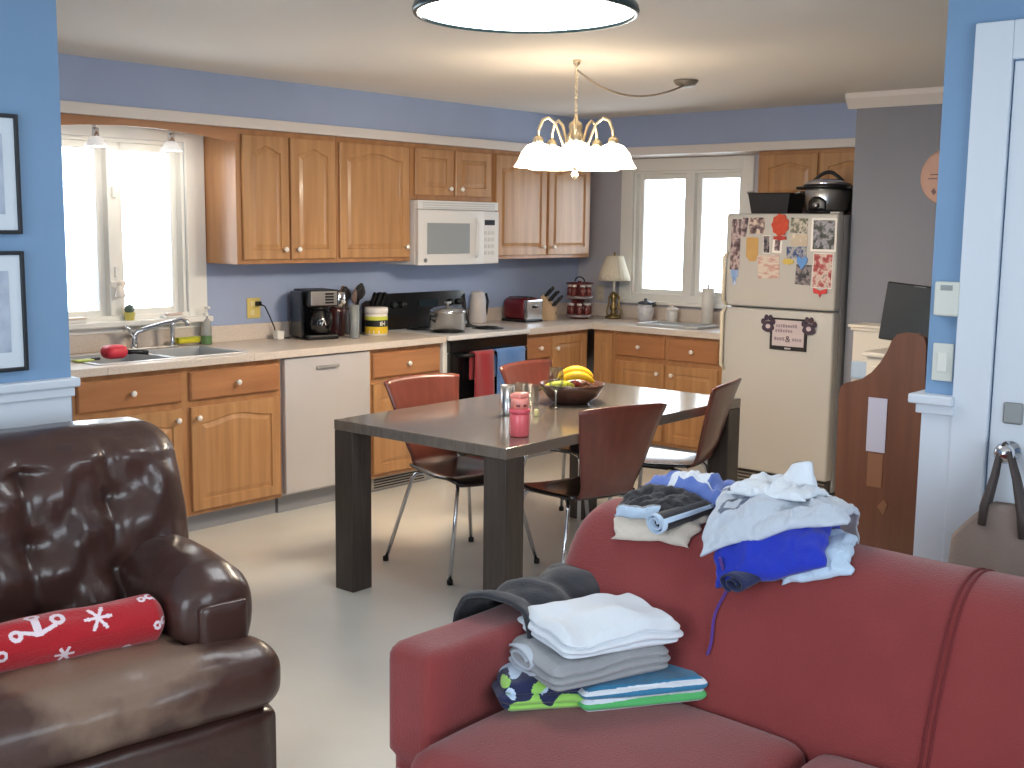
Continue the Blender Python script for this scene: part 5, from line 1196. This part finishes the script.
# right pile on the back rest
put('folded_cloth', lump(4.33, 4.50, -.155, .03, .003, .026, 8, R(22), .006), CLB, 'light-blue cloth sticking out at the right under the royal-blue shorts', 'cloth', (4.42, -4.7, .84))
o = put('shorts', lump(4.165, 4.44, -.19, .06, .030, .045, 9, R(22), .009, flat=4), CR, 'royal-blue drawstring shorts at the bottom of the right laundry pile', 'shorts', (4.3, -4.75, .86))
cord = []
for k in range(26):
    s_ = -.17 - .22 * k / 25; (y, z), (ny, nz2) = BACKTAB(s_); q_ = max(.008, .085 - .016 * k); cord.append((4.232 + .006 * math.sin(k * .35) - .0005 * k, y + ny * q_, z + nz2 * q_))
obj('drawstring', MB().tube(cord, .0042, 6), cloth('cord_purple', (84, 50, 130)), o, True, True)
obj('rolled_leg', MB().sheet(rolled((4.285, -4.845, .748), (.30, .93, .22), spiral(1.7, .008, .032, 46), .12, 1.6, .75, 6), 8, 90, .005), CN, o, True, True, label='dark navy inside of the rolled leg')
def prt(u, v, e):
    return 1 if (abs(math.hypot((u - .16) * 1.2, v - .35) - .09) < .022 or abs(v - .60 + .3 * u) < .018 and u < .42 or abs(v - .72 + .2 * u) < .012 and .1 < u < .3) else 0
put('shirt', lump(4.125, 4.45, -.115, .13, .074, .032, 12, R(21), .013, prt, 80, 70, flat=4), [CG, cloth('print_grey', (96, 106, 126))], 'pale grey shirt with a dark print in the middle of the right laundry pile', 'shirt', (4.3, -4.7, .92))
o = put('shirt', lump(4.16, 4.36, -.04, .09, .103, .026, 15, R(6), .012, flat=3), CW, 'crumpled white shirt on the very top of the right laundry pile', 'shirt', (4.25, -4.6, .99))
def peak(u, v):
    a = 2 * pi * u; w_ = 1 - .55 * v; r_ = .058 * w_ * (1 + .12 * nz(u * 4, v * 3, 4))
    return (4.285 + r_ * math.cos(a) * .95 + .014 * v, -4.545 + r_ * math.sin(a) * .6, .935 + .066 * v + .012 * math.cos(a + .6) * v)
mb = MB().sheet(peak, 32, 12, .006)
obj('sleeve', mb, CW, o, True, True)
# charcoal trousers over the sofa arm
AX = SX0_
ARMP = [(AX - .012, .36), (AX - .012, .50), (AX - .006, .585), (AX + .02, .618), (AX + .07, .630), (AX + .12, .626), (AX + .155, .608), (AX + .176, .56), (AX + .18, .50), (AX + .18, .445)]
def drp(u, v):
    k = u * (len(ARMP) - 1); i = min(len(ARMP) - 2, int(k)); f = k - i
    x = ARMP[i][0] * (1 - f) + ARMP[i + 1][0] * f; z = ARMP[i][1] * (1 - f) + ARMP[i + 1][1] * f
    y = -5.14 + .40 * v + .06 * (u - .5) + .02 * nz(u * 4, v * 2, 6)
    w = .010 * (1 + nz(u * 5, v * 9, 2)) + .022 * abs(math.sin(v * 8 + u * 3)) * math.sin(pi * u) + .012
    cx_, cz_ = AX + .08, .48; dx, dz = x - cx_, z - cz_; L = math.hypot(dx, dz)
    return (x + dx / L * w, y, z + dz / L * w)
put('trousers', MB().sheet(drp, 46, 40, .008), CCH, 'charcoal trousers draped over the left arm of the sofa', 'trousers', (3.74, -4.93, .63))
# pile on the seat: folded garments, each a rumpled slab whose sides show its layers
def stack(name, label, cat, loc, rz, L, w, h, layers, mats, mfp=None, seed=1, wr=.008, crown=.01, r=.02, n=48, roll_end=0):
    def fn(p, q):
        x, y, z = p; zz = z / h
        ph = zz * layers + .35 * nz(x * 5 + seed, y * 5, 2)
        g = abs(math.sin(pi * ph)) ** .6
        side = max(abs(q[0]), abs(q[1]))
        k = max(0, (side - .86) / .14)
        dep = .013 * (1 - g) * k
        lay = math.floor(ph)
        off = .010 * nz(lay * 3.1 + seed, 1.7, 4) * k
        sx = math.copysign(1, x); sy = math.copysign(1, y)
        ox = (-dep + off) * (abs(q[0]) > .86); oy = (-dep + off) * (abs(q[1]) > .86)
        out = 1 + .05 * nz(x * 4, y * 4, seed)
        up_ = max(0, zz)
        wz = up_ * (wr * 1.6 * nz(x * 6 + seed, y * 9, seed) + wr * nz(x * 14, y * 10 + seed, 3) + crown * (1 - q[0] ** 2) * (1 - q[1] ** 2))
        dr = -.35 * h * max(0, side - .75) ** 1.5 * up_
        return ((x + sx * ox) * out, (y + sy * oy) * out, max(.0005, z + wz + dr + .002 * nz(x * 30, y * 30, z * 60) * up_))
    mb = MB().soft(-L / 2, L / 2, -w / 2, w / 2, 0, h, r, n, fn)
    if mfp:
        mi = []
        for f in mb.f:
            c = [sum(mb.v[i][a] for i in f) / len(f) for a in range(3)]; mi.append(mfp(*c))
        mb.mi = mi
    t = thing(name, label, cat, loc, rz, GL)
    obj('cloth_folds', mb, mats, t, True); return t
RZ = R(70)
def flo(x, y, z):
    p = nz(x * 20, y * 11, z * 20 + 2.5); q = nz(x * 24 + 9, y * 14, z * 22 + 7)
    return 1 if p > .17 else (2 if q > .24 else 0)
stack('shorts', 'navy swim shorts with lime leaf print at the bottom left of the seat pile', 'shorts', (3.915, -5.10, .448), R(52), .27, .25, .068, 3, [CN, CLIME, CLB], flo, 3, .012, .012, .03, 84)
def tow(x, y, z):
    if abs(z - .030) < .0045 or abs(z - .052) < .0045 or z < .008: return 1
    return 2 if z < .030 else 0
stack('towel', 'teal, green and white striped towel at the bottom right of the seat pile', 'towel', (4.085, -4.965, .448), R(58), .32, .17, .062, 2, [CTEAL, CW, CGRN], tow, 5, .006, .006, .018, 64)
t = stack('trousers', 'folded grey khaki trousers in the middle of the pile on the sofa seat', 'trousers', (3.975, -5.02, .514), RZ, .34, .28, .066, 3, [CKH], None, 8, .008, .006, .03, 56)
obj('rolled_leg', MB().sheet(rolled((-.176, .02, .040), (1, .0, .0), [(p[0] * 2.6, p[1]) for p in spiral(1.9, .010, .032, 50)], .12, 1.0, 1.0, 3, .1), 8, 98, .006), CG, t, True, label='pale open fold at the end of the trousers')
stack('shirt', 'folded white shirt on top of the pile on the sofa seat', 'shirt', (3.995, -4.985, .582), R(66), .34, .27, .062, 3, [CW], None, 11, .014, .016, .03, 60)
